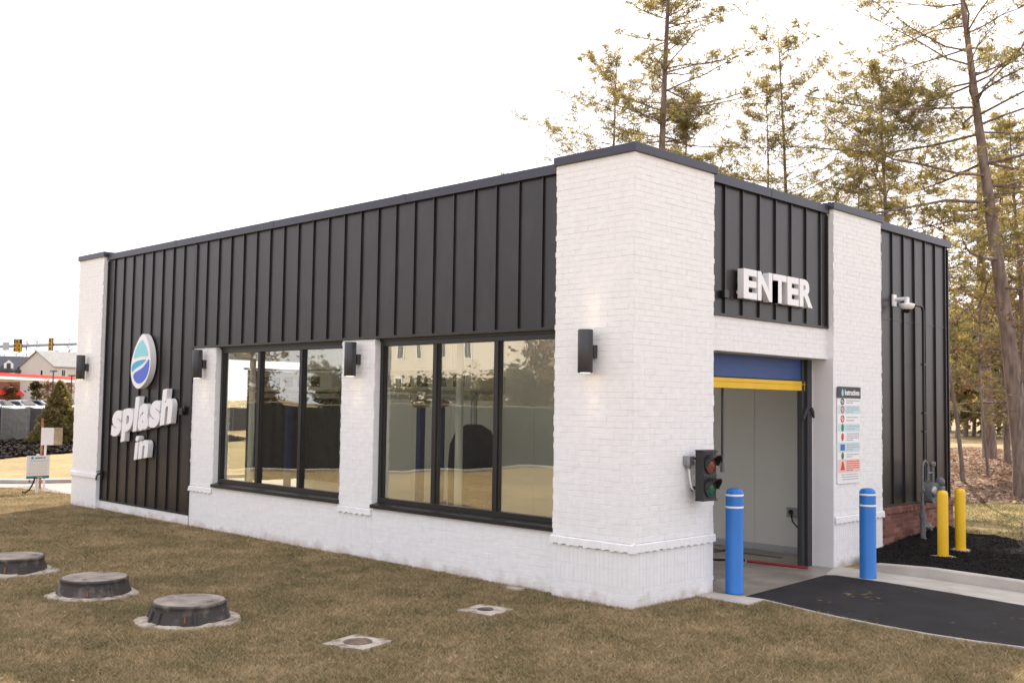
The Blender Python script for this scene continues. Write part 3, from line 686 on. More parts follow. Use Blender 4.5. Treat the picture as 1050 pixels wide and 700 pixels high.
# ------------------------------------------------------------------ bay traffic signal
T = thing('traffic_signal', 'black two lens traffic signal with red above green beside the bay door', 'traffic light', (0,1.18,1.155))
mb = MB(); mb.box(.12,-.135,0,.235,.135,.575); mb.box(.2352,-.142,.56,.25,.142,.585); mb.box(.2352,-.142,-.01,.25,.142,.012); mb.box(.115,-.142,-.012,.235,.142,-.0005); mb.box(.115,-.142,.5755,.235,.142,.588); mb.box(.2352,-.135,.27,.242,.135,.30)
bevel(mb.build('housing', M['plasticblack'], T), .006)
for zc in (.12,.46):
    mb = MB(); mb.box(.0,-.04,zc-.03,.119,.04,zc+.03); mb.build('wall_bracket', M['frame'], T)
for zc, ml in ((.42,'red_lens'),(.145,'green_lens')):
    mb = MB(); mb.lathe((.24,0,zc), [(.112,-.01),(.112,.012),(.098,.012),(.098,.004)], 32, axis='x'); mb.build('lens_ring', M['plasticblack'], T)
    mb = MB(); mb.lathe((.243,0,zc), [(.098,0),(.09,.008),(.06,.016),(.03,.020),(0,.021)], 32, axis='x'); mb.build('lens', M[ml], T)
    mb = MB(); n = 20; v = []
    for i in range(n+1):
        a = math.pi*(-.05+1.10*i/n); Lh = .05+.085*max(0,math.sin(a))
        for rr_, xx_ in ((.116,.243),(.116,.243+Lh),(.108,.243+Lh),(.108,.243)): v.append((xx_, rr_*math.cos(a), zc+rr_*math.sin(a)))
    f = []
    for i in range(n):
        for k in range(4): f.append((i*4+k,(i+1)*4+k,(i+1)*4+(k+1)%4,i*4+(k+1)%4))
    f += [(0,1,2,3),(n*4+3,n*4+2,n*4+1,n*4)]
    mb.mesh(v, f); recalc(mb.build('visor', M['plasticblack'], T))
cb = thing('conduit_box', 'small grey conduit box with looped cable on pier left of the signal', 'electrical box', (.008,1.01,1.62))
mb = MB(); mb.box(0,-.055,-.06,.09,.055,.05); mb.lathe((.045,0,-.10), [(.018,0),(.03,.02),(.03,.045)], 14); bevel(mb.build('box_body', M['steel'], cb), .005)
mb = MB(); mb.tube([(.045,0,-.10),(.06,0,-.22),(.07,.02,-.32),(.08,.07,-.37),(.09,.12,-.33),(.10,.13,-.2),(.09,.10,-.05),(.09,.05,0)], .011, 8); mb.build('cable', M['whitemetal'], cb)
mb = MB(); mb.tube([(.09,.05,.02),(.13,.10,.0),(.15,.09,-.15),(.15,.12,-.3),(.14,.14,-.38)], .010, 8); mb.build('cable', M['rubber'], cb)
pv = thing('door_pull_rod', 'thin dark rod hanging from the curtain inside the left of the doorway', 'rod', (-.62,2.74,1.5))
mb = MB(); mb.tube([(0,0,.0),(0,0,1.25)], .018, 10); mb.build('rod', M['sconce'], pv)
mb = MB(); mb.tube([(0,0,-.12),(0,0,.0)], .03, 12); mb.build('rod_grip', M['grey'], pv)
ob = thing('wall_outlet', 'small grey socket with hanging cord on the bay wall by the door track', 'outlet', (-1.05,5.43,.62))
mb = MB(); mb.box(-.14,-.03,-.06,.12,0,.09); bevel(mb.build('cover_plate', M['steel'], ob), .005)
mb = MB(); mb.lathe((-.06,-.05,.02), [(.035,0),(.035,.02)], 14, axis='y'); mb.tube([(-.05,-.05,0),(-.02,-.06,-.12),(.08,-.05,-.22),(.2,-.04,-.2)], .012, 8); mb.build('cord', M['rubber'], ob)
hz = MB(); hz.tube([(-1.02,4.0,.03),(-.5,4.05,.03),(-.1,4.09,.03)], .021, 10)
tag(hz.build('red_hose', M['redhose']), 'red hose lying straight across the wet bay floor inside the doorway', 'hose')
mb = MB(); mb.tube([(-3.2,2.9,.02),(-1.9,3.4,.02),(-1.04,3.98,.04)], .018, 8); tag(mb.build('black_hose', M['rubber']), 'thin black hose running from the red hose into the bay', 'hose')

# ------------------------------------------------------------------ security camera and conduit
sc_ = thing('security_camera', 'white dome security camera on a wall arm on black siding', 'security camera', (-.085,6.80,3.99)); sc_.scale = (.85,.85,.85)
mb = MB(); mb.box(0,-.07,-.11,.035,.07,.11); mb.tube([(.03,0,.02),(.28,0,.02)], .035, 12); mb.tube([(.26,0,.045),(.26,0,-.07)], .045, 14); bevel(mb.build('wall_arm', M['whitesign'], sc_), .005)
mb = MB(); mb.lathe((.26,0,-.18), [(.085,0),(.125,.03),(.14,.075),(.14,.10),(.09,.115),(0,.115)], 24); mb.build('camera_housing', M['whitesign'], sc_)
mb = MB(); mb.lathe((.26,0,-.25), [(0,0),(.045,.008),(.072,.035),(.08,.069)], 20); mb.build('camera_dome', M['carglass'], sc_)
cd = thing('conduit_pipe', 'black conduit running down the siding below the white camera', 'pipe', (.0,7.72,3.9))
mb = MB(); mb.tube([(0,-.74,.06),(0,-.12,.06),(0,-.04,.045),(0,0,-.03),(0,0,-3.2)], .022, 10)
mb.build('pipe', M['frame'], cd)
for z in (-.9,-1.7,-2.0,-2.8):
    mb = MB(); mb.box(-.03,-.045,z-.012,.028,.045,z+.012); mb.build('pipe_strap', M['frame'], cd)

# ------------------------------------------------------------------ gas meter
G = thing('gas_meter', 'grey gas meter with riser and looped pipes by the black siding', 'gas meter', (.18,7.23,-.03))
mb = MB(); mb.tube([(0,0,-.02),(0,0,.66)], .042, 14); mb.tube([(0,0,.66),(0,0,.80)], .028, 12); mb.tube([(0,0,.2),(0,.0,.26)], .055, 14); mb.tube([(0,0,.56),(0,0,.64)], .052, 14)
mb.tube([(0,0,.8),(0,0,1.36),(0,.03,1.43),(0,.10,1.475),(0,.17,1.43),(0,.19,1.36),(0,.19,1.16)], .019, 12)
mb.tube([(0,-.02,1.0),(0,.02,1.0)], .035, 12); mb.build('riser_pipe', M['grey'], G)
mb = MB(); mb.tube([(0,0,.44),(0,.14,.42)], .035, 10); mb.lathe((0,.17,.42), [(0,-.05),(.06,-.04),(.075,0),(.05,.04),(0,.05)], 16); mb.tube([(0,.17,.42),(.02,.26,.36)], .03, 10); mb.build('shutoff_valve', M['grey'], G)
mb = MB()
prof = [(-.17,-.20),(-.19,-.05),(-.17,.08),(-.10,.15),(.0,.165),(.12,.15),(.20,.10),(.22,0),(.20,-.12),(.12,-.21),(0,-.24),(-.10,-.24)]
mb.slab([(.28+a*.82,.99+b*.82) for a,b in smooth_poly(prof,2)], (-.09,0,0), Y, Z, X, .18); o = recalc(mb.build('meter_body', M['grey'], G)); bevel(o, .03, 3)
mb = MB(); mb.lathe((.09,.20,.98), [(.085,0),(.085,.02),(.07,.035),(0,.035)], 24, axis='x'); mb.build('meter_dial', M['steel'], G)
mb = MB(); mb.box(.126,.17,.99,.129,.23,1.02); mb.build('dial_label', M['orange'], G)
mb = MB(); mb.box(.07,.38,.82,.16,.51,1.06); mb.lathe((.08,.48,1.12), [(0,-.06),(.06,-.05),(.085,0),(.06,.05),(0,.06)], 18, axis='y'); bevel(mb.build('regulator', M['grey'], G), .02)
mb = MB(); mb.box(.161,.42,.93,.164,.46,.97); mb.build('regulator_tag', M['orange'], G)
mb = MB(); mb.tube([(0,.38,1.1),(0,.38,1.40)], .03, 12); mb.tube([(0,.19,1.27),(0,.38,1.27)], .02, 10); mb.tube([(0,.30,1.42),(0,.46,1.42)], .025, 10); mb.lathe((0,.38,1.38),[(.05,0),(.05,.05)],14); mb.build('meter_pipework', M['grey'], G)
mb = MB(); mb.slab([(.10,.22),(.16,.27),(.26,.22),(.24,.19),(.15,.23)], (.05,0,0), Y, Z, X, .004); mb.build('ribbon', M['pinktag'], G)
mb = MB(); mb.tube([(.02,-.02,.03),(0,-.35,.03),(-.02,-.6,.02)], .035, 8); mb.build('ground_pipe', M['grey'], G)

# ------------------------------------------------------------------ bollards
def bollard_blue(x, y, z0, h, label):
    t = thing('blue_bollard', label, 'bollard', (x,y,z0), 0, 'blue bollards at the bay entrance')
    mb = MB(); r = .108; prof = [(.112,0),(.112,.012),(r,.02),(r,h-.07),(r-.004,h-.045),(r-.018,h-.022),(r-.05,h-.005),(0,h)]
    mb.lathe((0,0,0), prof, 40); mb.build('sleeve', M['bollardblue'], t)
    for z in (h-.245,h-.10):
        mb = MB(); mb.lathe((0,0,z), [(r+.0005,0),(r+.0025,.001),(r+.0025,.024),(r+.0005,.025)], 40); mb.build('white_band', M['stripe'], t)
    return t
bollard_blue(.185,1.787,-.008,1.275,'blue bollard with two white bands in front of the doorway, left one')
bollard_blue(.762,4.134,-.03,1.225,'blue bollard with two white bands beside the right brick pier')
def bollard_yellow(x, y, z0, h, label):
    t = thing('yellow_bollard', label, 'bollard', (x,y,z0), 0, 'yellow bollards guarding the gas meter')
    mb = MB(); r = .078; mb.lathe((0,0,0), [(r,-.1),(r,h-.07),(r*.93,h-.035),(r*.7,h-.01),(0,h)], 32); mb.build('sleeve', M['bollardyellow'], t)
    mb = MB(); n = 18; rr = random.Random(int(x*100))
    pts = [((.15+rr.uniform(-.03,.05))*math.cos(a*2*math.pi/n),(.15+rr.uniform(-.03,.05))*math.sin(a*2*math.pi/n)) for a in range(n)]
    mb.poly(pts, -.02, .018); mb.build('concrete_footing', M['grout'], t)
bollard_yellow(.883,6.292,.08,.99,'yellow bollard in the mulch directly in front of the gas meter')
bollard_yellow(.797,7.16,.10,.955,'yellow bollard in the mulch farther from the gas meter, on the right')

# ------------------------------------------------------------------ manhole risers and cleanouts
def manhole(x, y, label, seed, rz):
    rr = random.Random(seed)
    t = thing('manhole_riser', label, 'manhole', (x,y,0), rz, 'raised round manholes in the lawn')
    mb = MB(); n = 40; v = []
    prof = [(.415,.0),(.405,.04),(.392,.07),(.375,.12),(.368,.158),(.372,.162),(.378,.176),(.370,.190),(.34,.193)]
    for (r,h) in prof:
        for k in range(n):
            a = 2*math.pi*k/n; q = 1+(.015*math.sin(3*a+seed)+.01*noise.noise(Vector((math.cos(a)*3,math.sin(a)*3,h*8+seed))))
            v.append((r*q*math.cos(a), r*q*math.sin(a), h))
    f = []
    for i in range(len(prof)-1):
        for k in range(n): f.append((i*n+k,i*n+(k+1)%n,(i+1)*n+(k+1)%n,(i+1)*n+k))
    mb.mesh(v, f, True)
    for k in range(5):
        a = rr.uniform(0,6.28)
        for dz in (0,): mb.obox((.405*math.cos(a),.405*math.sin(a),.07), (math.cos(a),math.sin(a),0), (-math.sin(a),math.cos(a),0), (-.3*math.cos(a),-.3*math.sin(a),1), .012,.012,.055)
    mb.build('riser', M['manhole'], t)
    mb = MB(); mb.lathe((0,0,.185), [(.352,0),(.352,.012),(.335,.015),(.325,.011),(.31,.011),(.30,.016),(.0,.018)], 48); 
    for a in (0.4,3.5): mb.obox((.25*math.cos(a),.25*math.sin(a),.205),(math.cos(a),math.sin(a),0),(-math.sin(a),math.cos(a),0),Z,.03,.012,.004)
    mb.build('lid', M['lid'], t)
    mb = MB(); n = 44; rng = []
    ph = rr.uniform(0,6)
    for k in range(n):
        a = 2*math.pi*k/n; r = .50+.035*math.sin(2*a+ph)+.11*noise.noise(Vector((math.cos(a)*1.8,math.sin(a)*1.8,seed)))+.02*round(3*math.sin(5*a+ph))/3+rr.uniform(-.006,.006)
        rng.append((a,r))
    ring = []
    for (rad, h) in ((1.0,-.03),(.99,.002),(.90,.010),(None,.022)):
        ring.append([((r*rad if rad else .40)*math.cos(a), (r*rad if rad else .40)*math.sin(a), h+rr.uniform(-.004,.004)) for a,r in rng])
    v = [p for q in ring for p in q]; f = []
    for i in range(3):
        for k in range(n): f.append((i*n+k,i*n+(k+1)%n,(i+1)*n+(k+1)%n,(i+1)*n+k))
    mb.mesh(v, f, True); mb.build('mortar_collar', M['grout'], t)
    mb = MB()
    a = -.60-rz
    mb.tube([(.412*math.cos(a),.412*math.sin(a),.035),(.392*math.cos(a),.392*math.sin(a),.10)], .010, 8); mb.build('anchor_bolt', M['rust'], t)
manhole(-6.90,-4.10,'raised manhole with grey lid in the lawn, farthest left of the three',3,.5)
manhole(-4.68,-4.01,'raised manhole with dark flared riser in the lawn, middle of the three',8,1.9)
manhole(-2.68,-3.90,'raised manhole with pale lid and rusty bolt, nearest of the three',5,0)
def cleanout(x, y, rz, s, label, r):
    t = thing('cleanout_cover', label, 'drain cover', (x,y,0), rz, 'square concrete cleanout covers in the lawn')
    mb = MB(); rr = random.Random(int(s*1000)); pts = []
    cs = [(-s,-s),(s,-s),(s,s),(-s,s)]
    for i in range(4):
        a, b = cs[i], cs[(i+1)%4]
        for k in range(6): q = k/6; pts.append((a[0]+(b[0]-a[0])*q+rr.uniform(-.012,.012), a[1]+(b[1]-a[1])*q+rr.uniform(-.012,.012)))
    mb.poly(pts, -.05, .008); mb.build('concrete_pad', M['grout'], t)
    mb = MB(); mb.lathe((0,0,.008), [(r+.02,0),(r+.02,.006),(r,.006),(r-.008,.002),(r-.02,.008),(0,.009)], 32); mb.build('round_cap', M['rustcap'] if s > .23 else M['manhole'], t)
cleanout(-.69,-3.25,.25,.235,'square concrete cleanout cover with rusty round cap in the near lawn',.115)
cleanout(-1.02,-1.27,.15,.225,'square concrete cleanout cover with small dark cap close to the brick pier',.07)
mb = MB(); mb.poly([(-.13,-.05),(.12,-.06),(.15,.04),(-.1,.06)], 0, .03); o = mb.build('paving_fragment', M['grout']); o.location = (-1.72,-.12,0); tag(o, 'broken piece of concrete in the grass against the white brick base', 'rubble')

# ------------------------------------------------------------------ ground and pavements
mb = MB()
hole = None
mb.face([(-1800,-1200,-.0),(900,-1200,0),(900,1800,0),(-1800,1800,0)])
# ground shaped so the interior floor and lawn do not meet: floor slab sits in front of it
g = mb.build('ground', M['lawn']); g['kind'] = 'structure'; g.location.z = -.02
def sheet(name, pts, z0, z1, m, kind='structure'):
    mb = MB(); mb.poly(pts, z0, z1); o = recalc(mb.build(name, m)); o['kind'] = kind; return o
sheet('asphalt_drive', [(.40,1.645),(.68,1.66),(1.64,1.41),(2.24,1.33),(2.78,1.295),(3.24,1.32),(3.66,1.40),(6,1.9),(30,6.5),(30,9.0),(8,4.0),(5,3.55),(2.9,3.69),(1.97,3.87),(1.05,4.0),(.36,4.03),(.25,3.93)], -.05, -.006, M['asphalt'])
sheet('concrete_pad', [(-.02,1.22),(.75,1.20),(.685,1.655),(.405,1.64),(.40,1.595),(.01,1.595)], -.05, .004, M['concrete'])
# thin flush kerb on the lawn side
ke = [(.70,1.655),(1.64,1.405),(2.24,1.325),(2.78,1.29),(3.24,1.315),(3.66,1.395),(6,1.895),(30,6.495)]
mb = MB()
for i in range(len(ke)-1):
    a, b = Vector((*ke[i],0)), Vector((*ke[i+1],0)); d = (b-a).normalized(); n = Vector((d.y,-d.x,0)); 
    mb.mesh([(a.x,a.y,-.05),(b.x,b.y,-.05),(b.x+n.x*.035,b.y+n.y*.035,-.05),(a.x+n.x*.035,a.y+n.y*.035,-.05),(a.x,a.y,.002),(b.x,b.y,.002),(b.x+n.x*.035,b.y+n.y*.035,.002),(a.x+n.x*.035,a.y+n.y*.035,.002)],[(4,5,6,7),(0,1,5,4),(2,3,7,6),(1,2,6,5),(3,0,4,7)])
o = recalc(mb.build('flush_kerb', M['concrete'])); o['kind'] = 'structure'
sheet('gutter', [(.25,3.935),(.36,4.035),(1.05,4.005),(1.97,3.875),(2.9,3.695),(5,3.555),(8,4.005),(8,4.7),(5,4.38),(3.5,4.42),(2.3,4.62),(1.3,4.735),(.02,4.78),(.02,4.6)], -.06, -.002, M['concrete'])
kb = [(.55,4.72),(1.3,4.745),(2.3,4.63),(3.5,4.43),(5,4.39),(8,4.71),(14,6.2),(30,10)]
mb = MB(); n = len(kb)
for i in range(n-1):
    a, b = kb[i], kb[i+1]
    for (dy0,dy1,z) in ((.0,.20,.125),):
        za = .10 if i == 0 else .125
        mb.mesh([(a[0],a[1],-.03),(b[0],b[1],-.03),(b[0],b[1]+.20,-.03),(a[0],a[1]+.20,-.03),(a[0],a[1]+.03,za),(b[0],b[1]+.03,.125),(b[0],b[1]+.20,.125),(a[0],a[1]+.20,za)],[(4,5,6,7),(0,1,5,4),(2,3,7,6)]+([(3,0,4,7)] if i==0 else []))
o = recalc(mb.build('kerb', M['concrete'])); o['kind'] = 'structure'; bevel(o,.015)

# mulch bed with a lumpy surface and loose chips
def inpoly(x, y, P):
    c = False; n = len(P)
    for i in range(n):
        x1,y1 = P[i]; x2,y2 = P[(i+1)%n]
        if (y1>y)!=(y2>y) and x < (x2-x1)*(y-y1)/(y2-y1)+x1: c = not c
    return c
def bed(name, P, zf, m, chips, chip_m, step=.12, csize=.03, seed=1, edge=.25):
    mb = MB(); x0 = min(p[0] for p in P); x1 = max(p[0] for p in P); y0 = min(p[1] for p in P); y1 = max(p[1] for p in P)
    nx, ny = int((x1-x0)/step)+1, int((y1-y0)/step)+1
    v = {}
    verts = []; faces = []
    for j in range(ny+1):
        for i in range(nx+1):
            x, y = x0+i*step, y0+j*step
            v[i,j] = len(verts); verts.append((x,y,zf(x,y)))
    for j in range(ny):
        for i in range(nx):
            cx, cy = x0+(i+.5)*step, y0+(j+.5)*step
            if inpoly(cx,cy,P): faces.append((v[i,j],v[i+1,j],v[i+1,j+1],v[i,j+1]))
    mb.mesh(verts, faces, True)
    rr = random.Random(seed); mb.cm = 1; k = 0
    while k < chips:
        x, y = rr.uniform(x0,x1), rr.uniform(y0,y1)
        if not inpoly(x,y,P): continue
        k += 1; a = rr.uniform(0,6.28); s = csize*rr.uniform(.5,1.6); z = zf(x,y)+rr.uniform(0,s*.5)
        dx, dy = math.cos(a)*s, math.sin(a)*s; tz = rr.uniform(-.6,.6)*s; w_ = rr.uniform(.3,.7)
        mb.face([(x-dx,y-dy,z-tz),(x+dy*w_,y-dx*w_,z+.2*s),(x+dx,y+dy,z+tz),(x-dy*w_,y+dx*w_,z+.3*s)])
    o = mb.build(name, [m, chip_m]); o['kind'] = 'stuff'
    rndattr(o, seed)
    return o
def zmul(x, y):
    d = min(1, max(0,(y-4.9)/.5)); h = .10+.04*noise.noise(Vector((x*1.3,y*1.3,0)))+.02*noise.noise(Vector((x*6,y*6,1)))
    h += .24*math.exp(-((x-.25)**2/.10+(y-8.0)**2/.35))+.12*math.exp(-((x-.0)**2/.12+(y-7.0)**2/.9))
    return .10+(h-.10)*d - (.06 if y > 9.4 else 0)
MUL = [(.03,5.6),(.30,4.93),(.55,4.90),(1.3,4.93),(2.3,4.82),(3.5,4.62),(5,4.58),(8,4.9),(11,5.8),(10,7.5),(5,7.6),(2.6,8.2),(1.2,9.6),(-.3,10.2),(-1.2,9.3),(-.02,9.0),(-.03,6.2)]
o = bed('mulch_bed', MUL, zmul, M['mulch'], 45000, mat('mulch_chip', (.026,.021,.018), .95, spec=.1, col2=(.008,.007,.006), vscale=40), step=.10, csize=.013, seed=4)
tag(o, 'black shredded mulch bed around the gas meter and yellow bollards', 'mulch')

# ------------------------------------------------------------------ far left: drive, beds, signs, fence
o = sheet('side_road', [(-22,3),(-23.1,1.4),(-24.5,-.6),(-30,-6),(-45,-14),(-70,-22),(-70,-30),(-45,-21),(-30,-12.5),(-23,-4),(-20.8,-.8),(-20.1,.39),(-19.6,.66),(-18.4,.8),(-17.3,.97),(-15.4,2.2),(-15.4,12),(-14,30),(-19,30),(-20.5,10)], -.04, -.004, mat('pale_pavement', (.30,.255,.235), .9, var=.15, vscale=1.5, bump=.2, bscale=60))
mb = MB(); cl = [(-70,-24.6),(-45,-16),(-30,-7.8),(-23.6,-1.6),(-21.9,.2),(-20.9,1.4),(-20.2,3.6),(-19.4,10),(-18,30)]
for i in range(len(cl)-1):
    a, b = Vector((*cl[i],0)), Vector((*cl[i+1],0)); d = (b-a).normalized(); n_ = Vector((-d.y,d.x,0))*.075
    mb.mesh([a-n_,b-n_,b+n_,a+n_,a-n_+Z*.09,b-n_+Z*.09,b+n_+Z*.09,a+n_+Z*.09],[(4,5,6,7),(0,1,5,4),(2,3,7,6)])
o = recalc(mb.build('road_kerb', M['concrete'])); o['kind'] = 'structure'
BED = [(-31,2.2),(-32.5,4.7),(-35.3,8.5),(-39,13),(-44,22),(-56,26),(-52,15),(-48.3,11.8),(-46.5,9.4),(-43,3),(-38,-1)]
o = bed('bark_bed', BED, lambda x,y: .06+.06*noise.noise(Vector((x*.8,y*.8,0)))+.04*noise.noise(Vector((x*3,y*3,2))), M['mulch'], 16000, mat('bark_chip', (.062,.046,.040), .95, spec=.1, col2=(.02,.016,.014), vscale=8), step=.4, csize=.085, seed=6)
tag(o, 'dark lumpy bark bed along the foot of the screened fence', 'mulch')
def fence(P, h, name, label, spacing=3.0, mat_=None):
    t = thing(name, label, 'fence', (P[0][0],P[0][1],0)); o0 = Vector((P[0][0],P[0][1],0))
    mb = MB(); posts = []
    for i in range(len(P)-1):
        a, b = Vector((*P[i],0))-o0, Vector((*P[i+1],0))-o0; Ld = (b-a).length; d = (b-a)/Ld; nn = Vector((-d.y,d.x,0))
        k = max(1, round(Ld/spacing)); 
        for q in range(k):
            posts.append(a+d*Ld*q/k)
            # screen sagging between posts
            p0, p1 = a+d*Ld*q/k, a+d*Ld*(q+1)/k; S_ = 4
            vs = []
            for s in range(S_+1):
                for z, bul in ((.03,.0),(h*.5,.05),(h-.04,0)):
                    sg = math.sin(math.pi*s/S_); vs.append(p0.lerp(p1,s/S_)+nn*(bul*sg+.03)+Z*(z-(.05*sg if z > 1.5 else 0)))
            fs = []
            for s in range(S_):
                for r_ in range(2): fs.append((s*3+r_,(s+1)*3+r_,(s+1)*3+r_+1,s*3+r_+1))
            mb.mesh(vs, fs, True)
            mb.mesh([v-nn*.012 for v in vs], [tuple(reversed(f)) for f in fs], True)
        if i == len(P)-2: posts.append(b)
    mb.build('screen_fabric', M['fencecloth'], t)
    for p in posts:
        q = MB(); q.tube([p, p+Z*(h+.03)], .035, 8); q.build('fence_post', M['steel'], t)
    q = MB()
    for i in range(len(P)-1):
        a, b = Vector((*P[i],h))-o0, Vector((*P[i+1],h))-o0; q.tube([a,b], .022, 6)
    q.build('top_rail', M['steel'], t)
fence([(-60,32),(-52.5,17.5),(-48.6,11.8),(-46.6,9.7),(-43,2),(-42,-6),(-46,-14)], 1.72, 'screened_fence', 'black screened chain link fence behind the bark bed, far left', 2.6)
fence([(-26,-5),(-22.6,-8.5),(-20.4,-12),(-19,-17.5),(-13,-23),(-2,-26)], 2.15, 'screened_fence', 'black screened fence seen mirrored in the windows', 2.8)
sheet('curb_walk', [(-26.0,-4.6),(-22.1,-8.2),(-19.7,-12),(-18.3,-17.2),(-12.6,-22.4),(-2,-25.3),(-2,-25.05),(-12.5,-22.1),(-17.9,-17.1),(-19.3,-12),(-21.8,-8),(-25.6,-4.3)], -.02, .06, M['concrete'])

# yard signs
ys = thing('yard_sign', 'small white splash in yard sign on a post beside the side road', 'sign', (-18,.47,0), R(0))
mb = MB(); mb.box(-.012,-.265,.33,.0,.265,.87); mb.build('sign_face', M['whitesign'], ys)
mb = MB(); mb.box(.0005,-.262,.332,.002,.262,.395); mb.build('footer_band', M['inkteal'], ys)
flat_text('splash in', .24, .05, M['ink'], ys, (.0025,-.08,.79), fr, offset=.002)
mb = MB(); mb.lathe((.001,-.14,.815), [(.032,0),(.032,.003)], 16, axis='x'); mb.build('sign_drop', M['teal'], ys)
mb = MB(); a = -.2
for z, m_ in ((.745,0),):
    while a < .2: w_ = rr.uniform(.03,.07); mb.box(.0005,a,z-.008,.002,a+w_,z+.008); a += w_+.012
mb.build('printed_lines', mat('pale_blue_ink', (.25,.5,.68), .6), ys)
mb = MB()
for z in (.68,.64,.60,.56,.52,.47,.44):
    a = -.22
    while a < .2: w_ = rr.uniform(.02,.07); mb.box(.0005,a,z-.005,.0015,min(a+w_,.22),z+.005); a += w_+.012
mb.build('printed_lines', mat('pale_ink', (.55,.53,.50), .6), ys)
flat_text('splash', .12, .028, M['white'], ys, (.0025,-.02,.348), fr, offset=.002)
mb = MB(); mb.box(-.05,-.03,-.05,-.013,.03,.9); mb.build('sign_post', M['white'], ys)
wb = thing('blank_board', 'blank white and bare wood board tilted on a thin post above the yard sign', 'board', (-18.7,1.02,0), R(-12))
mb = MB(); mb.box(0,-.22,1.08,.02,.06,1.50); mb.build('white_panel', M['whitesign'], wb)
mb = MB(); mb.box(.0,.06,1.08,.02,.26,1.50); mb.build('wood_panel', M['wood'], wb)
mb = MB(); mb.box(-.03,-.14,-.05,-.002,-.09,1.1); mb.build('board_post', M['white'], wb)
st = MB(); st.box(-.02,-.02,-.05,.02,.02,1.72); o = st.build('wood_stake', M['stake']); o.location = (-19.0,.92,0); tag(o, 'thin reddish wooden stake standing behind the blank board', 'stake')
mb = MB(); mb.tube([(0,0,.36),(.0,-.05,.2),(.05,-.14,.08),(.1,-.25,.03),(.15,-.33,.05)], .02, 8); o = mb.build('coiled_wire', M['rubber']); o.location = (-17.98,.40,0); tag(o, 'black wire curling from the back of the yard sign to the grass', 'cord')

# ------------------------------------------------------------------ vegetation
def tufts_mesh(name, tips, m, parent, size, n=5, w=.12, seed=1, flat=False, droop=0):
    rr = random.Random(seed); V = []; Fc = []; vals = []
    for (p, s) in tips:
        rv = rr.random()
        for k in range(n):
            d = Vector((rr.gauss(0,1), rr.gauss(0,1), rr.gauss(0,.75)+.15-droop)).normalized(); L_ = size*s*rr.uniform(.6,1.25)
            a = d.orthogonal().normalized(); a.rotate(Matrix.Rotation(rr.uniform(0,6.28),3,d)); a *= L_*w
            b = len(V); q = p+d*L_*(-.12); e = p+d*L_
            V += [q-a*.5, p+d*L_*.5-a, e, p+d*L_*.5+a]
            Fc.append((b,b+1,b+2,b+3)); vals.append(min(1,max(0,rv*.6+rr.random()*.4)))
    me = bpy.data.meshes.new(name); me.from_pydata([tuple(v) for v in V], [], Fc); me.materials.append(m)
    at = me.attributes.new('rnd','FLOAT','FACE'); at.data.foreach_set('value', vals)
    o = bpy.data.objects.new(name, me); COL.objects.link(o); o.parent = parent
    return o
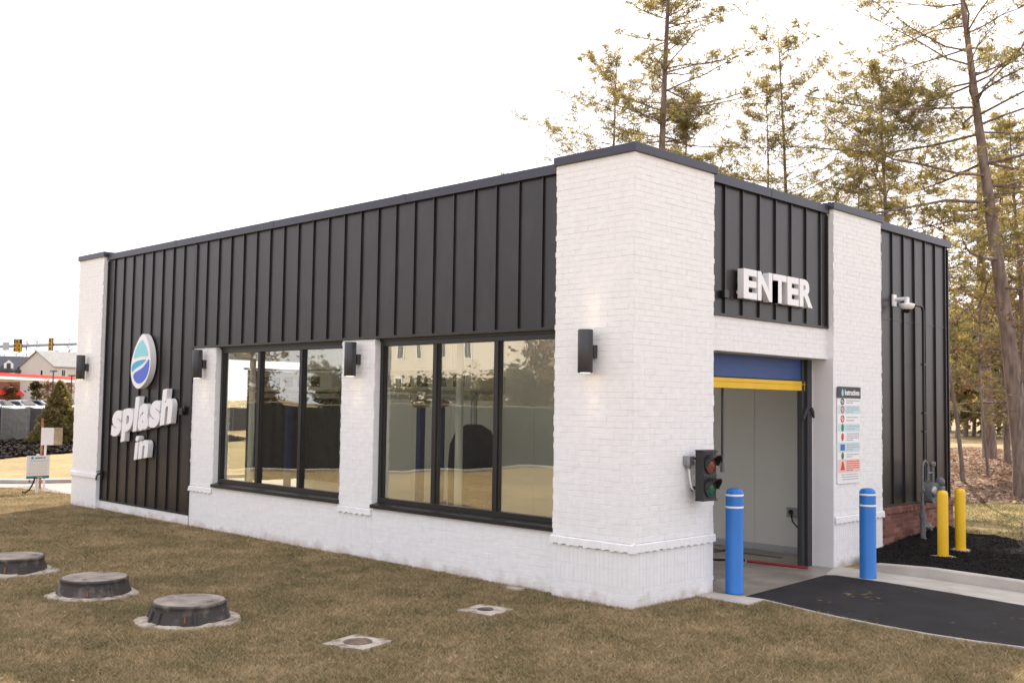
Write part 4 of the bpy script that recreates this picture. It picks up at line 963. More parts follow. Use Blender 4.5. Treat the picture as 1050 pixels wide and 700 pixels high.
def pine(x, y, h, r0, seed, crown0=.35, spread=3.2, lean=(0,0), bias=(0,0), whorls=22, tuft=.14, label='', m='needles', per=4, fork=False, group='pines behind the building', tn=8, bare=0, dens=1.0, zpow=.75, tw=.075):
    rr = random.Random(seed); t = thing('pine_tree', label, 'tree', (x,y,0), 0, group)
    mb = MB(); npt = 14; tp = []
    for i in range(npt+1):
        q = i/npt
        tp.append(Vector((lean[0]*q*h*(.6+.4*q)+.12*math.sin(q*5+seed), lean[1]*q*h*(.6+.4*q)+.12*math.cos(q*4+seed*2), q*h-.1)))
    rad = [r0*(1-.93*(i/npt)**.85)*(1.25 if i==0 else 1) for i in range(npt+1)]
    mb.tube(tp, rad, 12)
    def tpos(q):
        f_ = q*npt; i = min(int(f_),npt-1); return tp[i].lerp(tp[i+1], f_-i), r0*(1-.93*q**.85)
    tips = []
    for k in range(whorls):
        q = crown0+(1-crown0)*((k+rr.uniform(-.35,.35))/whorls); q = min(max(q,crown0),.985)
        nb = per if q > crown0+.12 else max(1,per-2)
        for j in range(nb):
            p, tr = tpos(min(.99,q+rr.uniform(-.012,.012))); a = rr.uniform(0,6.28)
            d = Vector((math.cos(a), math.sin(a), 0)); bi = d.x*bias[0]+d.y*bias[1]
            qq = (q-crown0)/(1-crown0)
            Lb = spread*(1-qq)**zpow*(.75+.25*min(1,qq*5+.4))*rr.uniform(.55,1.15)*(1+bi)+.35
            rise = rr.uniform(-.12,.22)+.6*qq**2.5+(.3 if fork else 0)
            nseg = 5; bp_ = [p]; cur = p.copy(); dirv = (d+Z*rise).normalized()
            for s in range(nseg):
                dirv = (dirv+Vector((rr.gauss(0,.17),rr.gauss(0,.17),rr.gauss(0,.10)-.02+.03*s))).normalized(); cur = cur+dirv*Lb/nseg; bp_.append(cur.copy())
            rb = max(.008,min(tr*.36, .008+.0095*Lb)); mb.tube(bp_, [rb*(1-.82*s/nseg) for s in range(nseg+1)], 5, cap=False)
            if rr.random() < bare and qq < .35: continue
            for s in range(1, nseg+1):
                base = bp_[s]; nsub = int(round((2.2 if s < nseg else 3)*dens+rr.random()))
                if s == 1 and Lb > 2.2: nsub = 1
                for _ in range(nsub):
                    sd = (dirv*rr.uniform(.2,1)+Vector((rr.gauss(0,.8),rr.gauss(0,.8),rr.gauss(.10,.22)))).normalized(); Ls = Lb*rr.uniform(.12,.34)*(1.15-.12*s)
                    e = base+sd*Ls; mb.tube([base,base.lerp(e,.5)+Z*.02*Ls,e], [rb*.30+.003,.006,.003], 3, cap=False)
                    nt_ = max(3,int(Ls/.10*dens))
                    for z_ in range(nt_):
                        f_ = rr.uniform(.3,1.05); tips.append((base.lerp(e,f_)+Vector((rr.gauss(0,.07),rr.gauss(0,.07),rr.gauss(0,.05)+.03)), rr.uniform(.6,1.2)))
    mb.build('trunk', M['bark'], t)
    tufts_mesh('crown', tips, M[m], t, tuft, tn, tw, seed)
    return len(tips)
cam_r = Vector((.711,.703,0))
NT = 0
NT += pine(-13.9,16.4,13.5,.15,21,crown0=.42,spread=3.7,zpow=.55,bias=(-.12,-.12),whorls=20,label='slim pine left of the others, crown just clearing the corner pier',per=4,dens=1.0,lean=(.01,.01))
NT += pine(-10.6,14.7,18.5,.20,22,crown0=.40,spread=3.0,bias=(.30,.30),whorls=26,label='tall pine behind the corner pier with branches sweeping right',per=4,dens=1.1,lean=(.012,.012))
NT += pine(-11.6,17.2,12.2,.13,29,crown0=.40,spread=2.3,whorls=20,label='short bushy pine just right of the tall pine behind the pier',per=4,dens=1.3)
NT += pine(-8.45,16.9,11.6,.11,23,crown0=.42,spread=2.4,whorls=16,label='thin pine with a rounded top behind the ENTER wall',per=3,fork=True,dens=.85,lean=(-.008,-.008))
NT += pine(-8.65,18.0,13.5,.14,24,crown0=.45,spread=3.3,bias=(.25,.25),whorls=16,label='forked open pine with rising limbs behind the ENTER wall',per=3,fork=True,dens=.9,zpow=.5)
NT += pine(-5.5,18.3,11.4,.15,25,crown0=.40,spread=3.9,whorls=19,label='broad flat crowned pine with yellowish needles above the right pier',per=5,dens=1.35,zpow=.45)
NT += pine(-7.9,21.6,10.6,.13,26,crown0=.45,spread=3.2,whorls=15,label='slender pine standing behind the flat crowned pine',per=3,dens=.9)
NT += pine(-2.35,19.2,16.5,.27,27,crown0=.33,spread=5.2,bias=(-.22,-.22),whorls=24,label='large leaning pine with a thick brown trunk at the right edge',per=3,lean=(-.083,-.083),dens=1.15,bare=.3,zpow=.40)
NT += pine(-4.6,25.5,12,.15,31,crown0=.22,spread=3.6,whorls=20,label='dense dark pine right of the black siding, behind the leaning pine',per=4,dens=1.3)
NT += pine(-1.0,24.5,12.5,.16,32,crown0=.25,spread=3.6,whorls=20,label='dark pine at the right edge behind the leaning trunk',per=4)
NT += pine(-6.8,30.5,11,.14,33,crown0=.15,spread=3.6,whorls=20,label='low branched pine deep in the wood beside the siding corner',per=4)
print('tips', NT)

def leafy(x, y, h, r0, seed, label, m, crown0=.3, spread=2, nb=14, leaf=.09, nl=40, lean=(0,0), name='tree', group=None, cat='tree', bark='bark2', ln=2):
    rr = random.Random(seed); t = thing(name, label, cat, (x,y,0), 0, group); mb = MB(); tips = []
    tp = [Vector((lean[0]*h*q+.1*h*.12*math.sin(q*6+seed), lean[1]*h*q+.1*h*.12*math.cos(q*5+seed), q*h-.05)) for q in [i/8 for i in range(9)]]
    mb.tube(tp, [r0*(1-.9*i/8) for i in range(9)], 8)
    for k in range(nb):
        q = crown0+(1-crown0)*rr.random(); i = min(int(q*8),7); p = tp[i].lerp(tp[i+1],q*8-i); a = rr.uniform(0,6.28)
        d = Vector((math.cos(a),math.sin(a),rr.uniform(.2,1.1))).normalized(); L_ = spread*(1.1-.6*(q-crown0)/(1-crown0))*rr.uniform(.5,1.1)
        pts = [p]; 
        for s in range(4): d = (d+Vector((rr.gauss(0,.18),rr.gauss(0,.18),rr.gauss(0,.1)))).normalized(); pts.append(pts[-1]+d*L_/4)
        mb.tube(pts, [max(.006,r0*.35)*(1-.2*s) for s in range(5)], 4, cap=False)
        for s in (1,2,3,4):
            for _ in range(3):
                e = pts[s]+Vector((rr.gauss(0,.3),rr.gauss(0,.3),rr.gauss(.15,.3)))*L_*.45
                mb.tube([pts[s],e],[.006+.002*h/6,.003],3,cap=False)
                for _ in range(max(0,int(nl/12))): tips.append((pts[s].lerp(e,rr.uniform(.2,1.1))+Vector((rr.gauss(0,.08),rr.gauss(0,.08),rr.gauss(0,.08)))*spread*.5, rr.uniform(.6,1.2)))
    mb.build('trunk', M[bark], t)
    if tips: tufts_mesh('crown', tips, M[m], t, leaf, ln, .4, seed)
# woodland edge seen to the right of the building: thin trunks and small trees
wood = [(-4.3,16.2,5.0,.05,(-.30,-.30),'thin grey sapling leaning left close to the building corner','dryleaf',0),
 (-4.2,19.8,7.5,.07,(-.05,-.02),'slender dark sapling between the corner and the brown trunk','dryleaf',22),
 (-4.4,22.2,8,.05,(-.02,.02),'slim sapling with a few rust leaves near the siding corner','dryleaf',30),
 (-1.9,18.0,6,.045,(-.03,.05),'thin bent sapling just left of the leaning pine trunk','dryleaf',12),
 (-2.3,20.6,8,.05,(.0,.0),'pale straight sapling near the leaning pine','dryleaf',24),
 (-5.5,29,8,.10,(0,.0),'small oak holding orange brown leaves in the wood','dryleaf',50),
 (-3.0,28,7,.08,(0,.0),'small tree holding sparse orange leaves behind the saplings','dryleaf',50)]
for i,(x,y,h,r0,ln_,lab,m_,nl) in enumerate(wood):
    leafy(x,y,h,r0,50+i,lab,m_,crown0=.3,spread=1.6,nb=12,leaf=.10,nl=nl,lean=ln_,name='sapling',group='saplings at the wood edge')
t = thing('pine_tree', 'straight brown pine trunk standing on the leaf litter in the wood', 'tree', (-8.6,34.0,0))
mb = MB(); mb.tube([(0,0,-.1),(-.1,0,2),(-.25,.1,5),(-.3,0,9),(-.35,0,13)],[.30,.24,.21,.16,.05],12); mb.build('trunk', M['bark'], t)
rr = random.Random(9); tufts_mesh('crown', [(Vector((rr.gauss(-.3,1.8),rr.gauss(0,1.8),rr.uniform(6,13.5))), rr.uniform(.7,1.3)) for _ in range(1100)], M['needles'], t, .26, 5, .12, 5)
# deeper wood and far tree line (each tree its own)
rr = random.Random(77); kinds = [('oliveleaf','olive green tree far beyond the lit lawn'),('needles2','dark evergreen far beyond the lit lawn'),('dryleaf','brown leaved tree far beyond the lit lawn')]
def clump_tree(x, y, h, wd, seed, label, m, group, n=500, leaf=.5, z0=.12, name='tree', cat='tree', tn=3, cone=False, tw=.3):
    rr = random.Random(seed); t = thing(name, label, cat, (x,y,0), 0, group)
    mb = MB(); mb.tube([(0,0,-.1),(.05*wd,0,h*.5),(0,.03*wd,h*.93)],[h*.02+.02,h*.013+.01,.02],7); 
    cl = []
    if cone:
        tips = []
        for _ in range(n):
            q = rr.random()**1.3; r_ = wd*(1-q)**.8*(.35+.65*math.sqrt(rr.random()))*(1+.22*noise.noise(Vector((q*9,seed,0)))); a = rr.uniform(0,6.28)
            r_ *= 1+.18*math.sin(5*a+q*14+seed)
            tips.append((Vector((r_*math.cos(a),r_*math.sin(a),h*(.02+.96*q))), rr.uniform(.6,1.2)))
    else:
        for _ in range(14):
            q = rr.uniform(z0+.1,.95); r_ = wd*rr.uniform(.15,.8)*(1-.55*q); a = rr.uniform(0,6.28); cl.append((Vector((r_*math.cos(a),r_*math.sin(a),h*q)), wd*rr.uniform(.22,.42)))
            mb.tube([(0,0,h*q*.7),cl[-1][0]],[.02+.004*h,.01],4,cap=False)
        tips = []
        for _ in range(n):
            c, s = rr.choice(cl); tips.append((c+Vector((rr.gauss(0,s*.6),rr.gauss(0,s*.6),rr.gauss(0,s*.5))), rr.uniform(.6,1.2)))
    mb.build('trunk', M['bark2'], t); tufts_mesh('crown', tips, M[m], t, leaf, tn, tw, seed)
far_spots = []
for k in range(16):
    D = rr.uniform(85,120); px = 955+k*8.5; d = fwd+r2*((px-525)/1076); p = CAM+d*D
    mk = kinds[rr.choice((0,0,1,2))] 
    clump_tree(p.x, p.y, rr.uniform(8,14), rr.uniform(3.5,5.5), 300+k, ['pale','mid','rust'][kinds.index(mk)]+' '+mk[1], mk[0], 'far trees beyond the lawn', n=420, leaf=.75)
# leaf litter and lit grass on the right
LIT = [(-3.6,16.4),(-2.4,17.2),(-1.2,18.9),(.8,20.6),(5,23),(14,26),(14,36),(-4,44),(-14,46),(-14,30),(-9,20),(-5,14.8)]
def zlit(x, y): 
    e = min(1,max(0,(y-19.6-x*.9)/3+.1)); return (.02+.30*e+.10*noise.noise(Vector((x*.5,y*.5,3)))+.05*noise.noise(Vector((x*2,y*2,5))))*e-.03*(1-e)+.01
o = bed('leaf_litter', LIT, zlit, mat('leaf_soil', (.20,.13,.085), .95, col2=(.09,.055,.035), vscale=6, bump=.8, bscale=20, bdist=.05), 42000, M['litter'], step=.35, csize=.06, seed=12)
tag(o, 'brown fallen leaves covering the ground under the trees', 'leaf litter')
# small bare shrubs in the mulch
def twig_shrub(x, y, h, seed, label, n=26, m='dryleaf', leaves=3):
    rr = random.Random(seed); t = thing('bare_shrub', label, 'shrub', (x,y,.08), 0, 'bare shrubs in the mulch bed'); mb = MB(); tips = []
    for k in range(n):
        a = rr.uniform(0,6.28); d = Vector((math.cos(a)*rr.uniform(.2,.8),math.sin(a)*rr.uniform(.2,.8),1)).normalized(); L_ = h*rr.uniform(.5,1.05); p = Vector((rr.gauss(0,.03),rr.gauss(0,.03),0)); mid = p+d*L_*.5+Vector((rr.gauss(0,.03),rr.gauss(0,.03),0)); e = mid+(d+Vector((rr.gauss(0,.3),rr.gauss(0,.3),.1))).normalized()*L_*.5
        mb.tube([p,mid,e],[.005,.004,.002],4,cap=False)
        for _ in range(2): f_ = mid.lerp(e,rr.random()); mb.tube([f_,f_+Vector((rr.gauss(0,.5),rr.gauss(0,.5),.5)).normalized()*L_*.22],[.0025,.0015],3,cap=False)
        for _ in range(leaves): tips.append((mid.lerp(e,rr.random()), rr.uniform(.5,1)))
    mb.build('stems', M['bark2'], t); tufts_mesh('leaves', tips, M[m], t, .035, 2, .4, seed)
for i,(x,y,h,lab) in enumerate(((2.0,6.7,.62,'wispy bare shrub nearest the yellow bollards in the mulch'),(2.9,6.3,.55,'wispy bare shrub at the right edge of the mulch bed'),(2.6,7.3,.5,'small bare shrub at the back of the mulch by the lawn'))):
    twig_shrub(x,y,h,90+i,lab)

# left: evergreens in front of fence
cs = [(-43.6,11.3,3.0,1.25,'bushy golden green evergreen in the bark bed in front of the fence'),(-45.4,14.4,2.9,1.05,'darker evergreen beside the far left pier, right of its twin'),(-43.8,13.4,2.5,.8,'small evergreen half hidden behind the left pier')]
for i,(x,y,h,wd,lab) in enumerate(cs):
    clump_tree(x,y,h,wd,400+i,lab,'needles2','evergreens in the bark bed',n=3600,leaf=.17,name='evergreen_shrub',cat='shrub',cone=True,tn=4,tw=.22)
# grass: near lawn, one object of blades
def grass():
    import array
    rr = random.Random(99); V = array.array('f'); vals = []; cnt = 0
    ex = [(-2.68,-3.90,.52),(-4.68,-4.01,.52),(-6.90,-4.10,.52)]
    pads = [(-.69,-3.25,.24,.25),(-1.02,-1.27,.23,.15)]
    ASP = [(-.05,1.25),(.72,1.24),(.70,1.64),(1.64,1.36),(2.24,1.28),(2.78,1.24),(3.24,1.27),(3.66,1.34),(6,1.84),(6,6),(-.05,6)]
    tries = 0
    while cnt < 420000:
        tries += 1
        # more blades near the camera
        q = rr.random(); 
        if q < .62: x, y = rr.uniform(-5.5,5.2), rr.uniform(-7.2,1.9)
        elif q < .9: x, y = rr.uniform(-15.5,-3), rr.uniform(-7,.12)
        else: x, y = rr.uniform(-20,-12), rr.uniform(-6,1.2)
        if -15.0 < x < 0.0 and y > (.09 if (-13.78<x<-1.19) else -.01): continue
        if y > .3 and x < 0 and x > -15: continue
        if x > -.1 and y > 1.15 and inpoly(x,y,ASP): continue
        if x < -15 and y > .9+(x+17)*-.1 : continue
        v = Vector((x,y,.1))-CAM; k = v.dot(fwd)
        if k < 1 or abs(v.dot(r2)/k*1076) > 560 or -v.dot(u2)/k*1076 > 372: continue
        cn_ = noise.noise(Vector((x*5,y*5,2)))
        if any((x-a)**2+(y-b)**2 < (c-.06+.05*cn_)**2 for a,b,c in ex): continue
        bad = False
        for (a,b,s,rz) in pads:
            dx, dy = x-a, y-b; lx = dx*math.cos(rz)+dy*math.sin(rz); ly = -dx*math.sin(rz)+dy*math.cos(rz)
            if abs(lx) < s-.02+.05*cn_ and abs(ly) < s-.02+.05*cn_: bad = True
        if bad: continue
        cn = noise.noise(Vector((x*2.2,y*2.2,0))); cn2 = noise.noise(Vector((x*7,y*7,4)))
        h = (.030+.010*cn+.012*cn2)*rr.uniform(.6,1.5); a = rr.uniform(0,6.283); w_ = rr.uniform(.0022,.0052)*(1+k*.04); ln = rr.uniform(.6,2.2)*h; h *= .75
        cx_, sy_ = math.cos(a), math.sin(a); z0 = -.022
        a2 = rr.uniform(0,6.283); V.extend((x-cx_*w_, y-sy_*w_, z0, x+cx_*w_, y+sy_*w_, z0, x+math.cos(a2)*ln, y+math.sin(a2)*ln, z0+.012+h))
        vals.append(min(1,max(0,.46+rr.gauss(0,.20)+.22*cn2+.30*noise.noise(Vector((x*17,y*17,9)))+.04*cn))); cnt += 1
    me = bpy.data.meshes.new('lawn_grass'); me.vertices.add(cnt*3); me.vertices.foreach_set('co', V)
    me.loops.add(cnt*3); me.loops.foreach_set('vertex_index', list(range(cnt*3)))
    me.polygons.add(cnt); me.polygons.foreach_set('loop_start', list(range(0,cnt*3,3)))
    me.materials.append(M['blades']); me.update(calc_edges=True)
    at = me.attributes.new('rnd','FLOAT','FACE'); at.data.foreach_set('value', vals)
    o = bpy.data.objects.new('lawn_grass', me); COL.objects.link(o)
    tag(o, 'short dormant tan and green grass of the near lawn', 'grass', kind='stuff')
grass()
mb = MB(); rr = random.Random(44); k = 0
while k < 260:
    x, y = rr.uniform(-12,5), rr.uniform(-6,.05)
    if x > -.1 and y > 1.0: continue
    if y > -.25 and x < .1 or rr.random() < .35:
        a = rr.uniform(0,6.28); l_ = rr.uniform(.010,.028); dx, dy = math.cos(a)*l_, math.sin(a)*l_; z = rr.uniform(.012,.022)
        mb.face([(x-dx,y-dy,z),(x+dy*.6,y-dx*.6,z+.008),(x+dx,y+dy,z+.004),(x-dy*.6,y+dx*.6,z+.010)]); k += 1
o = mb.build('fallen_leaves', M['litter']); rndattr(o, 8); tag(o, 'few dry leaves scattered over the near lawn', 'leaves', kind='stuff')
def side_grass():
    import array
    rr = random.Random(5); V = array.array('f'); vals = []; cnt = 0
    P = [(-2.6,11.4),(-1.3,9.5),(-.35,10.3),(1.2,9.75),(2.6,8.4),(5,7.8),(9,7.8),(14,9),(14,26),(5,23.4),(.8,21.0),(-1.2,19.3),(-2.4,17.6),(-3.6,16.8)]
    while cnt < 90000:
        x, y = rr.uniform(-4,12), rr.uniform(8,26)
        if not inpoly(x,y,P): continue
        if noise.noise(Vector((x*.9,y*.9,8))) < -.42+.4*rr.random()-.2: continue
        a = rr.uniform(0,6.283); h = rr.uniform(.02,.06); w_ = rr.uniform(.004,.009); b = rr.uniform(0,6.283); ln = rr.uniform(.5,1.8)*h
        V.extend((x-math.cos(a)*w_,y-math.sin(a)*w_,-.022,x+math.cos(a)*w_,y+math.sin(a)*w_,-.022,x+math.cos(b)*ln,y+math.sin(b)*ln,h-.02)); vals.append(rr.random()); cnt += 1
    me = bpy.data.meshes.new('side_grass'); me.vertices.add(cnt*3); me.vertices.foreach_set('co', V)
    me.loops.add(cnt*3); me.loops.foreach_set('vertex_index', list(range(cnt*3)))
    me.polygons.add(cnt); me.polygons.foreach_set('loop_start', list(range(0,cnt*3,3)))
    me.materials.append(attr_mat('green_blades', [(0,(.09,.10,.03)),(.45,(.20,.19,.06)),(.8,(.32,.27,.10)),(1,(.42,.33,.15))], trans=.35, noise_scale=.8, big=.5)); me.update(calc_edges=True)
    at = me.attributes.new('rnd','FLOAT','FACE'); at.data.foreach_set('value', vals)
    o = bpy.data.objects.new('side_grass', me); COL.objects.link(o)
    tag(o, 'yellow green grass strip between the mulch bed and the leaf litter', 'grass', kind='stuff')
side_grass()

# ------------------------------------------------------------------ far left background
def far(px, py, D):
    return CAM+(fwd+r2*((px-525)/1076)-u2*((py-350)/1076))*D
o = sheet('parking_lot', [(-66,-20),(-62,10),(-72,40),(-100,60),(-140,60),(-140,-30)], -.3, .45, M['darkpaver'])
def car(x, y, z, rz, paint, label):
    t = thing('parked_car', label, 'car', (x,y,z), rz, 'cars parked beyond the fence')
    prof = [(-2.2,.35),(-2.25,.75),(-2.0,.95),(-1.5,1.0),(-.95,1.38),(-.3,1.46),(.45,1.42),(1.05,1.02),(1.9,.9),(2.2,.7),(2.22,.35)]
    mb = MB(); ys = [(-.86,0),(-.9,.02),(.9,.02),(.86,0)]
    V = []
    for yv in (-.88,.88):
        for (a,b) in prof:
            k = .80 if b > 1.1 else 1; V.append((a, yv*k, b))
    n = len(prof); f = [tuple(range(n)), tuple(range(2*n-1,n-1,-1))]+[(i,i+n,(i+1)%n+n,(i+1)%n) for i in range(n)]
    mb.mesh(V, f); o = recalc(mb.build('body', M[paint], t)); bevel(o,.06,2)
    for s in (-1,1):
        mb = MB(); mb.slab([(-1.3,1.04),(-.88,1.33),(.42,1.36),(.88,1.04)], (0,s*.80,0), X, Z, (0,s,0), .05); recalc(mb.build('side_window', M['carglass'], t))
    mb = MB(); mb.mesh([(1.02,-.68,1.06),(1.02,.68,1.06),(.50,.62,1.41),(.50,-.62,1.41),(1.06,-.68,1.06),(1.06,.68,1.06),(.54,.62,1.43),(.54,-.62,1.43)],[(4,5,6,7),(0,3,2,1),(0,1,5,4),(2,3,7,6),(1,2,6,5),(3,0,4,7)]); recalc(mb.build('windscreen', M['carglass'], t))
    for sx in (-1.35,1.35):
        for s in (-1,1):
            mb = MB(); mb.lathe((sx,s*.80-.10,.33), [(.33,0),(.34,.03),(.34,.17),(.33,.2)], 20, axis='y'); wl = mb.build('wheel', M['rubber'], t)
            mb = MB(); mb.lathe((sx,s*.80-.105,.33), [(.19,0),(.19,.21)], 14, axis='y'); mb.build('rim', M['steel'], wl)
    for s in (-1,1):
        mb = MB(); mb.box(2.10,s*.62-.16,.62,2.24,s*.62+.16,.76); mb.build('headlight', M['whitesign'], t)
    return t
for (px,D,rz,pt,lab) in ((-2,84,R(30),'carwhite','white car behind the fence, largest and leftmost in view'),(22,90,R(28),'carsilver','silver car behind the fence, second from the left edge'),(36,104,R(60),'carred','dark car beyond the silver one above the fence'),(67,100,R(20),'carwhite','white car visible right of the golden evergreen'),(52,120,R(50),'carsilver','grey car far off between the evergreens')):
    p = far(px,400,D); car(p.x,p.y,.45,rz,pt,lab)
# service canopy
c0, c1 = far(-60,385,122), far(77,388,158); dd = (c1-c0); dd.z = 0; Ld = dd.length; dd.normalize()
t = thing('canopy', 'flat forecourt canopy with red band over white fascia, far left', 'canopy', (c0.x,c0.y,0), math.atan2(dd.y,dd.x))
mb = MB(); mb.box(0,-.0,4.80,Ld,12,5.24); mb.build('red_band', M['redband'], t)
mb = MB(); mb.box(0.01,.01,4.42,Ld-.01,11.99,4.799); mb.build('white_fascia', M['white'], t)
for xx_ in (8,Ld*.5,Ld-6):
    mb = MB(); mb.box(xx_-.25,3,0,xx_+.25,3.5,4.42); mb.build('column', M['white'], t)
# houses
def house(x, y, rz, Lx, Wy, eave, ridge, wall, roof, label, wins=4, dorm=0, storeys=3, group='houses far behind the canopy', gablewin=1, awn=0):
    t = thing('house', label, 'house', (x,y,0), rz, group)
    mb = MB(); mb.mesh([(0,0,-1),(Lx,0,-1),(Lx,Wy,-1),(0,Wy,-1),(0,0,eave),(Lx,0,eave),(Lx,Wy,eave),(0,Wy,eave),(0,Wy/2,ridge),(Lx,Wy/2,ridge)],
        [(0,1,5,4),(1,2,6,9,5),(2,3,7,6),(3,0,4,8,7)]); mb.build('walls', M[wall], t)
    mb = MB(); e = .35; s = (ridge-eave)/(Wy/2); 
    for sg in (0,1):
        ya, yb = (-e, Wy/2) if sg == 0 else (Wy+e, Wy/2)
        za = eave-s*e
        V = [(-e,ya,za),(Lx+e,ya,za),(Lx+e,yb,ridge),(-e,yb,ridge)]; V2 = [(a,b,c+.18) for a,b,c in V]
        mb.mesh(V+V2, [(4,5,6,7),(3,2,1,0),(0,1,5,4),(1,2,6,5),(2,3,7,6),(3,0,4,7)])
    rf = recalc(mb.build('roof', M[roof], t))
    for k in range(wins):
        for st_ in range(storeys):
            cx_ = Lx*(k+.5)/wins; z_ = eave-1.9-st_*2.9
            mb = MB(); mb.box(cx_-.55,-.06,z_-.1,cx_+.55,.0-.002,z_+1.4); wf = mb.build('window', M['white'], t)
            mb = MB(); mb.box(cx_-.42,-.075,z_,cx_-.03,-.062,z_+1.28); mb.box(cx_+.03,-.075,z_,cx_+.42,-.062,z_+1.28); mb.build('pane', M['carglass'], wf)
    for st_ in range(gablewin):
        z_ = eave-2.2-st_*3
        mb = MB(); mb.box(-.06,Wy*.35-.5,z_,-.002,Wy*.35+.5,z_+1.6); wf = mb.build('window', M['white'], t)
        mb = MB(); mb.box(-.075,Wy*.35-.36,z_+.12,-.062,Wy*.35+.36,z_+1.5); mb.build('pane', M['carglass'], wf)
    for k in range(dorm):
        cx_ = Lx*(k+.5)/dorm
        mb = MB(); h0 = eave+.2; mb.mesh([(cx_-.9,.4,h0),(cx_+.9,.4,h0),(cx_+.9,.4,h0+1.2),(cx_,.4,h0+2.0),(cx_-.9,.4,h0+1.2),(cx_-.9,3.2,h0),(cx_+.9,3.2,h0),(cx_+.9,3.2,h0+1.2),(cx_,3.2,h0+2.0),(cx_-.9,3.2,h0+1.2)],[(0,1,2,3,4),(1,6,7,2),(2,7,8,3),(3,8,9,4),(4,9,5,0)]); dm = mb.build('dormer', M['white'], t)
        mb = MB(); mb.box(cx_-.4,.36,h0+.2,cx_+.4,.395,h0+1.35); mb.build('dormer_window', M['carglass'], dm)
    for k in range(awn):
        mb = MB(); cx_ = Lx*(k+.5)/awn; mb.mesh([(cx_-1.6,-.1,3.4),(cx_+1.6,-.1,3.4),(cx_+1.6,-1.5,2.7),(cx_-1.6,-1.5,2.7),(cx_+1.6,-1.5,2.4),(cx_-1.6,-1.5,2.4)],[(0,1,2,3),(3,2,4,5)]); mb.build('awning', M['redband'], t)
    return t
camdeg = math.atan2(.703,.711)
p = far(55,402,215); house(p.x,p.y,camdeg+R(55),24,13,8.4,11.6,'creamwall','roofgrey','pale gabled house with grey roof behind the red striped canopy',wins=6)
# brick row left of it: front faces the camera
p = far(-80,402,214); house(p.x,p.y,camdeg+R(27),21,9,7.6,10.6,'housebrick','roofdark','red brick row house with dark roof and white dormers, far left',wins=7,dorm=6,awn=5)
for k,(px,D,hh) in enumerate(((54,115,5.0),(73,118,4.6))):
    p = far(px,402,D); t = thing('lamp_post', ['slim dark lamp post in front of the canopy, left of its pair','slim dark lamp post beside the far left pier'][k], 'lamp post', (p.x,p.y,.3), 0, 'lamp posts by the canopy')
    mb = MB(); mb.tube([(0,0,-.3),(0,0,hh-.3)], [.11,.07], 8); mb.build('post', M['frame'], t)
    mb = MB(); mb.box(-.5,-.2,hh-.35,.5,.2,hh-.2); mb.build('lamp_head', M['frame'], t)
# road signals on a mast arm
m0, m1 = far(-70,357,88), far(150,350,92)
t = thing('signal_mast', 'grey mast arm spanning the far road and carrying traffic lights', 'signal mast', (m0.x,m0.y,0))
mb = MB(); mb.tube([(0,0,m0.z-.05),(m1.x-m0.x,m1.y-m0.y,m1.z+.0)], [.14,.11], 10); mb.build('mast_arm', M['steel'], t)
mb = MB(); mb.tube([(0,0,0),(0,0,m0.z+.4)], [.2,.15], 12); mb.build('mast_pole', M['steel'], t)
def armpt(px):
    # point on the arm at a photo column
    best = None
    for k in range(400):
        q = m0.lerp(m1, k/399); v = q-CAM; xx_ = 525+1076*v.dot(r2)/v.dot(fwd)
        if best is None or abs(xx_-px) < best[0]: best = (abs(xx_-px), q)
    return best[1]
for px, kind, lab in ((7,'sign','grey sign plate hanging from the mast arm at the left edge'),(19.5,'quad','yellow signal cluster with black backplate on the mast arm'),(53,'tri','slim yellow three lens traffic light on the mast arm, nearest the building')):
    q = armpt(px); t = thing('road_signal' if kind != 'sign' else 'hanging_sign', lab, 'traffic light' if kind != 'sign' else 'sign', (q.x,q.y,q.z), camdeg)
    if kind == 'sign':
        mb = MB(); mb.box(-.28,-.2,-.38,.28,-.16,.30); mb.build('sign_plate', M['inkgrey'], t); continue
    wd = .36 if kind == 'quad' else .22
    mb = MB(); mb.box(-wd,-.20,-.55,wd,-.17,.55); mb.build('backplate', M['frame'], t)
    cells = [(0,.3),(0,-.03),(0,-.36)] if kind == 'tri' else [(0,.32),(-.18,-.02),(.18,-.02),(-.18,-.36),(.18,-.36)]
    for (a,b) in cells:
        mb = MB(); mb.box(a-.14,-.34,b-.145,a+.14,-.201,b+.145); h = mb.build('signal_head', M['amber'], t)
        mb = MB(); mb.lathe((a,-.38,b), [(.10,0),(.10,.04)], 12, axis='y'); mb.build('signal_lens', M['frame'], h)
# small trees around houses
rr = random.Random(31)
for k,(px,D,h,wd,m_,lab) in enumerate(((38,150,4.5,1.8,'oliveleaf','small olive tree in front of the pale gabled house'),(48,140,4.2,1.6,'dryleaf','tan leafed tree left of the golden evergreen top'),(60,132,3.8,1.5,'oliveleaf','yellowish small tree behind the golden evergreen'),(12,150,3.6,1.8,'dryleaf','tan bush below the brick row house'),(70,160,4.5,1.6,'dryleaf','tan tree just left of the far pier'))):
    p = far(px,402,D); clump_tree(p.x,p.y,h,wd,500+k,lab,m_,'small trees by the houses',n=260,leaf=.35)
for k in range(9):
    p = far(-8+k*11,402,rr.uniform(245,280)); leafy(p.x,p.y,rr.uniform(12,16.5),.28,540+k,['bare grey tree behind the brick row roof','bare grey tree behind the pale house ridge'][k>3]+(' near the mast arm sign' if k<2 else ''),'dryleaf',crown0=.3,spread=5,nb=24,nl=0,name='bare_tree',group='bare trees behind the houses')

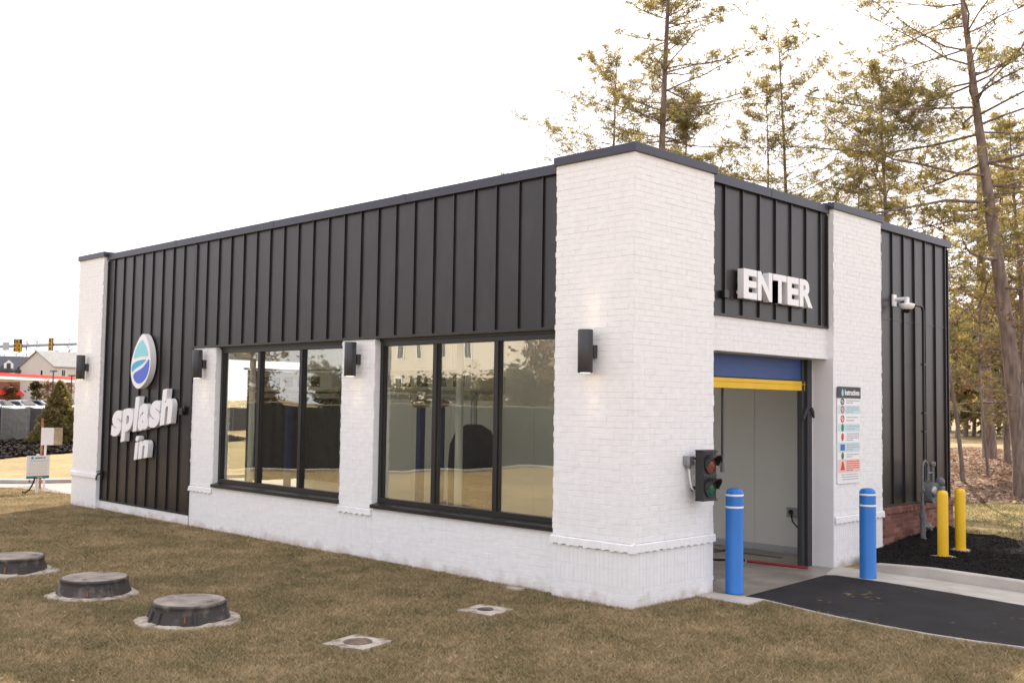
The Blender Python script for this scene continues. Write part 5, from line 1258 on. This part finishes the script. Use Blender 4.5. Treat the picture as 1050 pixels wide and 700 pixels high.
# ------------------------------------------------------------------ what the windows mirror: hedge, trees and cream houses across the lawn
def mir(px, py, D):
    q = far(px,py,D); return Vector((q.x, .5-q.y, q.z))
for k,(px,D,h,wd,m_) in enumerate(((215,50,5.5,2.2,'oliveleaf'),(262,54,6.0,2.2,'dryleaf'),(335,52,3.8,1.8,'oliveleaf'),(370,50,3.2,2.0,'oliveleaf'),(410,52,3.0,2.0,'needles2'),(450,50,3.2,2.2,'oliveleaf'),(495,52,3.4,2.0,'needles2'),(530,48,3.9,2.2,'oliveleaf'),(565,50,5.6,2.2,'dryleaf'))):
    p = mir(px,402,D); clump_tree(p.x,p.y,h,wd,600+k,['olive','tan','dark green'][('oliveleaf','dryleaf','needles2').index(m_)]+' tree mirrored in the glass, behind the screened fence','%s'%m_,'trees across the lawn seen in the glass',n=2000,leaf=.16,tn=4)
p = mir(375,402,92); p2 = mir(560,402,70); d = (p2-p); house(p2.x,p2.y,math.atan2(-d.y,-d.x),d.length,10,7.6,10,'creamwall','roofgrey','cream house with white windows mirrored in the near window',wins=7,storeys=2,group='houses across the lawn')

# ------------------------------------------------------------------ wash equipment inside
def gantry(x, y, label):
    t = thing('wash_gantry', label, 'wash machine', (x,y,0), 0, 'wash machines inside the bay')
    mb = MB(); mb.box(-.05,-.05,0,.05,.05,2.35); mb.box(-.09,-.09,0,.09,.09,.35); mb.tube([(-.10,.1,2.3),(-.2,.12,1.9),(-.16,.12,1.5),(-.1,.1,1.2)], .025, 8); mb.build('blue_column', M['navy'], t)
    mb = MB(); mb.box(-.9,-.16,2.42,1.5,.3,2.78); bevel(mb.build('overhead_manifold', M['machine'], t), .06, 3)
    for k in range(5):
        mb = MB(); mb.box(-.75+k*.42,-.17,2.50,-.50+k*.42,-.155,2.68); mb.build('spray_port', M['navy'] if k%3==0 else M['frame'], t)
    mb = MB(); mb.box(-.95,-.05,2.30,1.5,.05,2.38); mb.build('rail', M['steel'], t)
    mb = MB(); mb.lathe((0,0,2.28), [(.0,-.12),(.13,-.10),(.16,0),(.0,.02)], 16); mb.build('swivel', M['wood'], t)
gantry(-5.42,1.5,'blue column wash machine seen through the near window'); gantry(-9.3,1.6,'blue column wash machine seen through the far window')
gantry(-8.2,4.4,'blue column wash machine at the back wall of the bay')
def dryer(x, y, label, rz=0):
    t = thing('wash_brush', label, 'wash brush', (x,y,0), rz, 'black wash brushes inside the bay')
    mb = MB(); mb.lathe((0,0,.12), [(.26,0),(.34,.05),(.37,.5),(.38,1.2),(.36,1.5),(.27,1.72),(.12,1.81),(0,1.82)], 28); mb.build('brush_roll', M['brush'], t)
    mb = MB(); mb.tube([(0,0,1.9),(0,0,2.9)], .05, 10); mb.build('spindle', M['steel'], t)
    mb = MB(); mb.box(-.35,-.35,0,.35,.35,.12); mb.build('base', M['steel'], t)
cv = thing('splash_curtain', 'black splash curtain hanging along the back wall of the bay', 'curtain', (-15,5.36,0))  # made-up sheet, added to darken what shows through the far window
mb = MB(); n = 60; v = []
for i in range(n+1):
    q = 3.1*i/n; cx_, cy_ = (2.1-q, .03*math.sin(i*1.1)) if q < 1.6 else (.5+.03*math.sin(i*1.1), -(q-1.6))
    for z in (.35,2.95): v.append((cx_, cy_, z))
mb.mesh(v, [(2*i,2*i+2,2*i+3,2*i+1) for i in range(n)], True); mb.mesh([(a-.008,b+.012,c) for a,b,c in v], [(2*i+1,2*i+3,2*i+2,2*i) for i in range(n)], True)
mb.build('curtain_sheet', M['fencecloth'], cv)
mb = MB(); mb.tube([(2.2,0,2.98),(.5,0,2.98),(.5,-1.6,2.98)], .025, 8); mb.build('curtain_rail', M['steel'], cv)
dryer(-4.25,1.55,'tall black wash brush behind the middle pane of the near window'); dryer(-12.0,1.5,'black wash brush at the left end behind the far window')
for k,(x,lab) in enumerate(((-3.56,'pale green steel post behind the middle pane of the near window'),(-8.98,'pale green steel post behind the left pane of the far window'))):
    t = thing('interior_post', lab, 'post', (x,.62,0), 0, 'steel posts inside the windows')
    mb = MB(); mb.tube([(0,0,0),(0,0,4.74)], .055, 14); mb.build('post', M['machine'], t)
    mb = MB(); mb.box(-.1,-.1,-.01,.1,.1,.012); mb.build('base_plate', M['steel'], t)
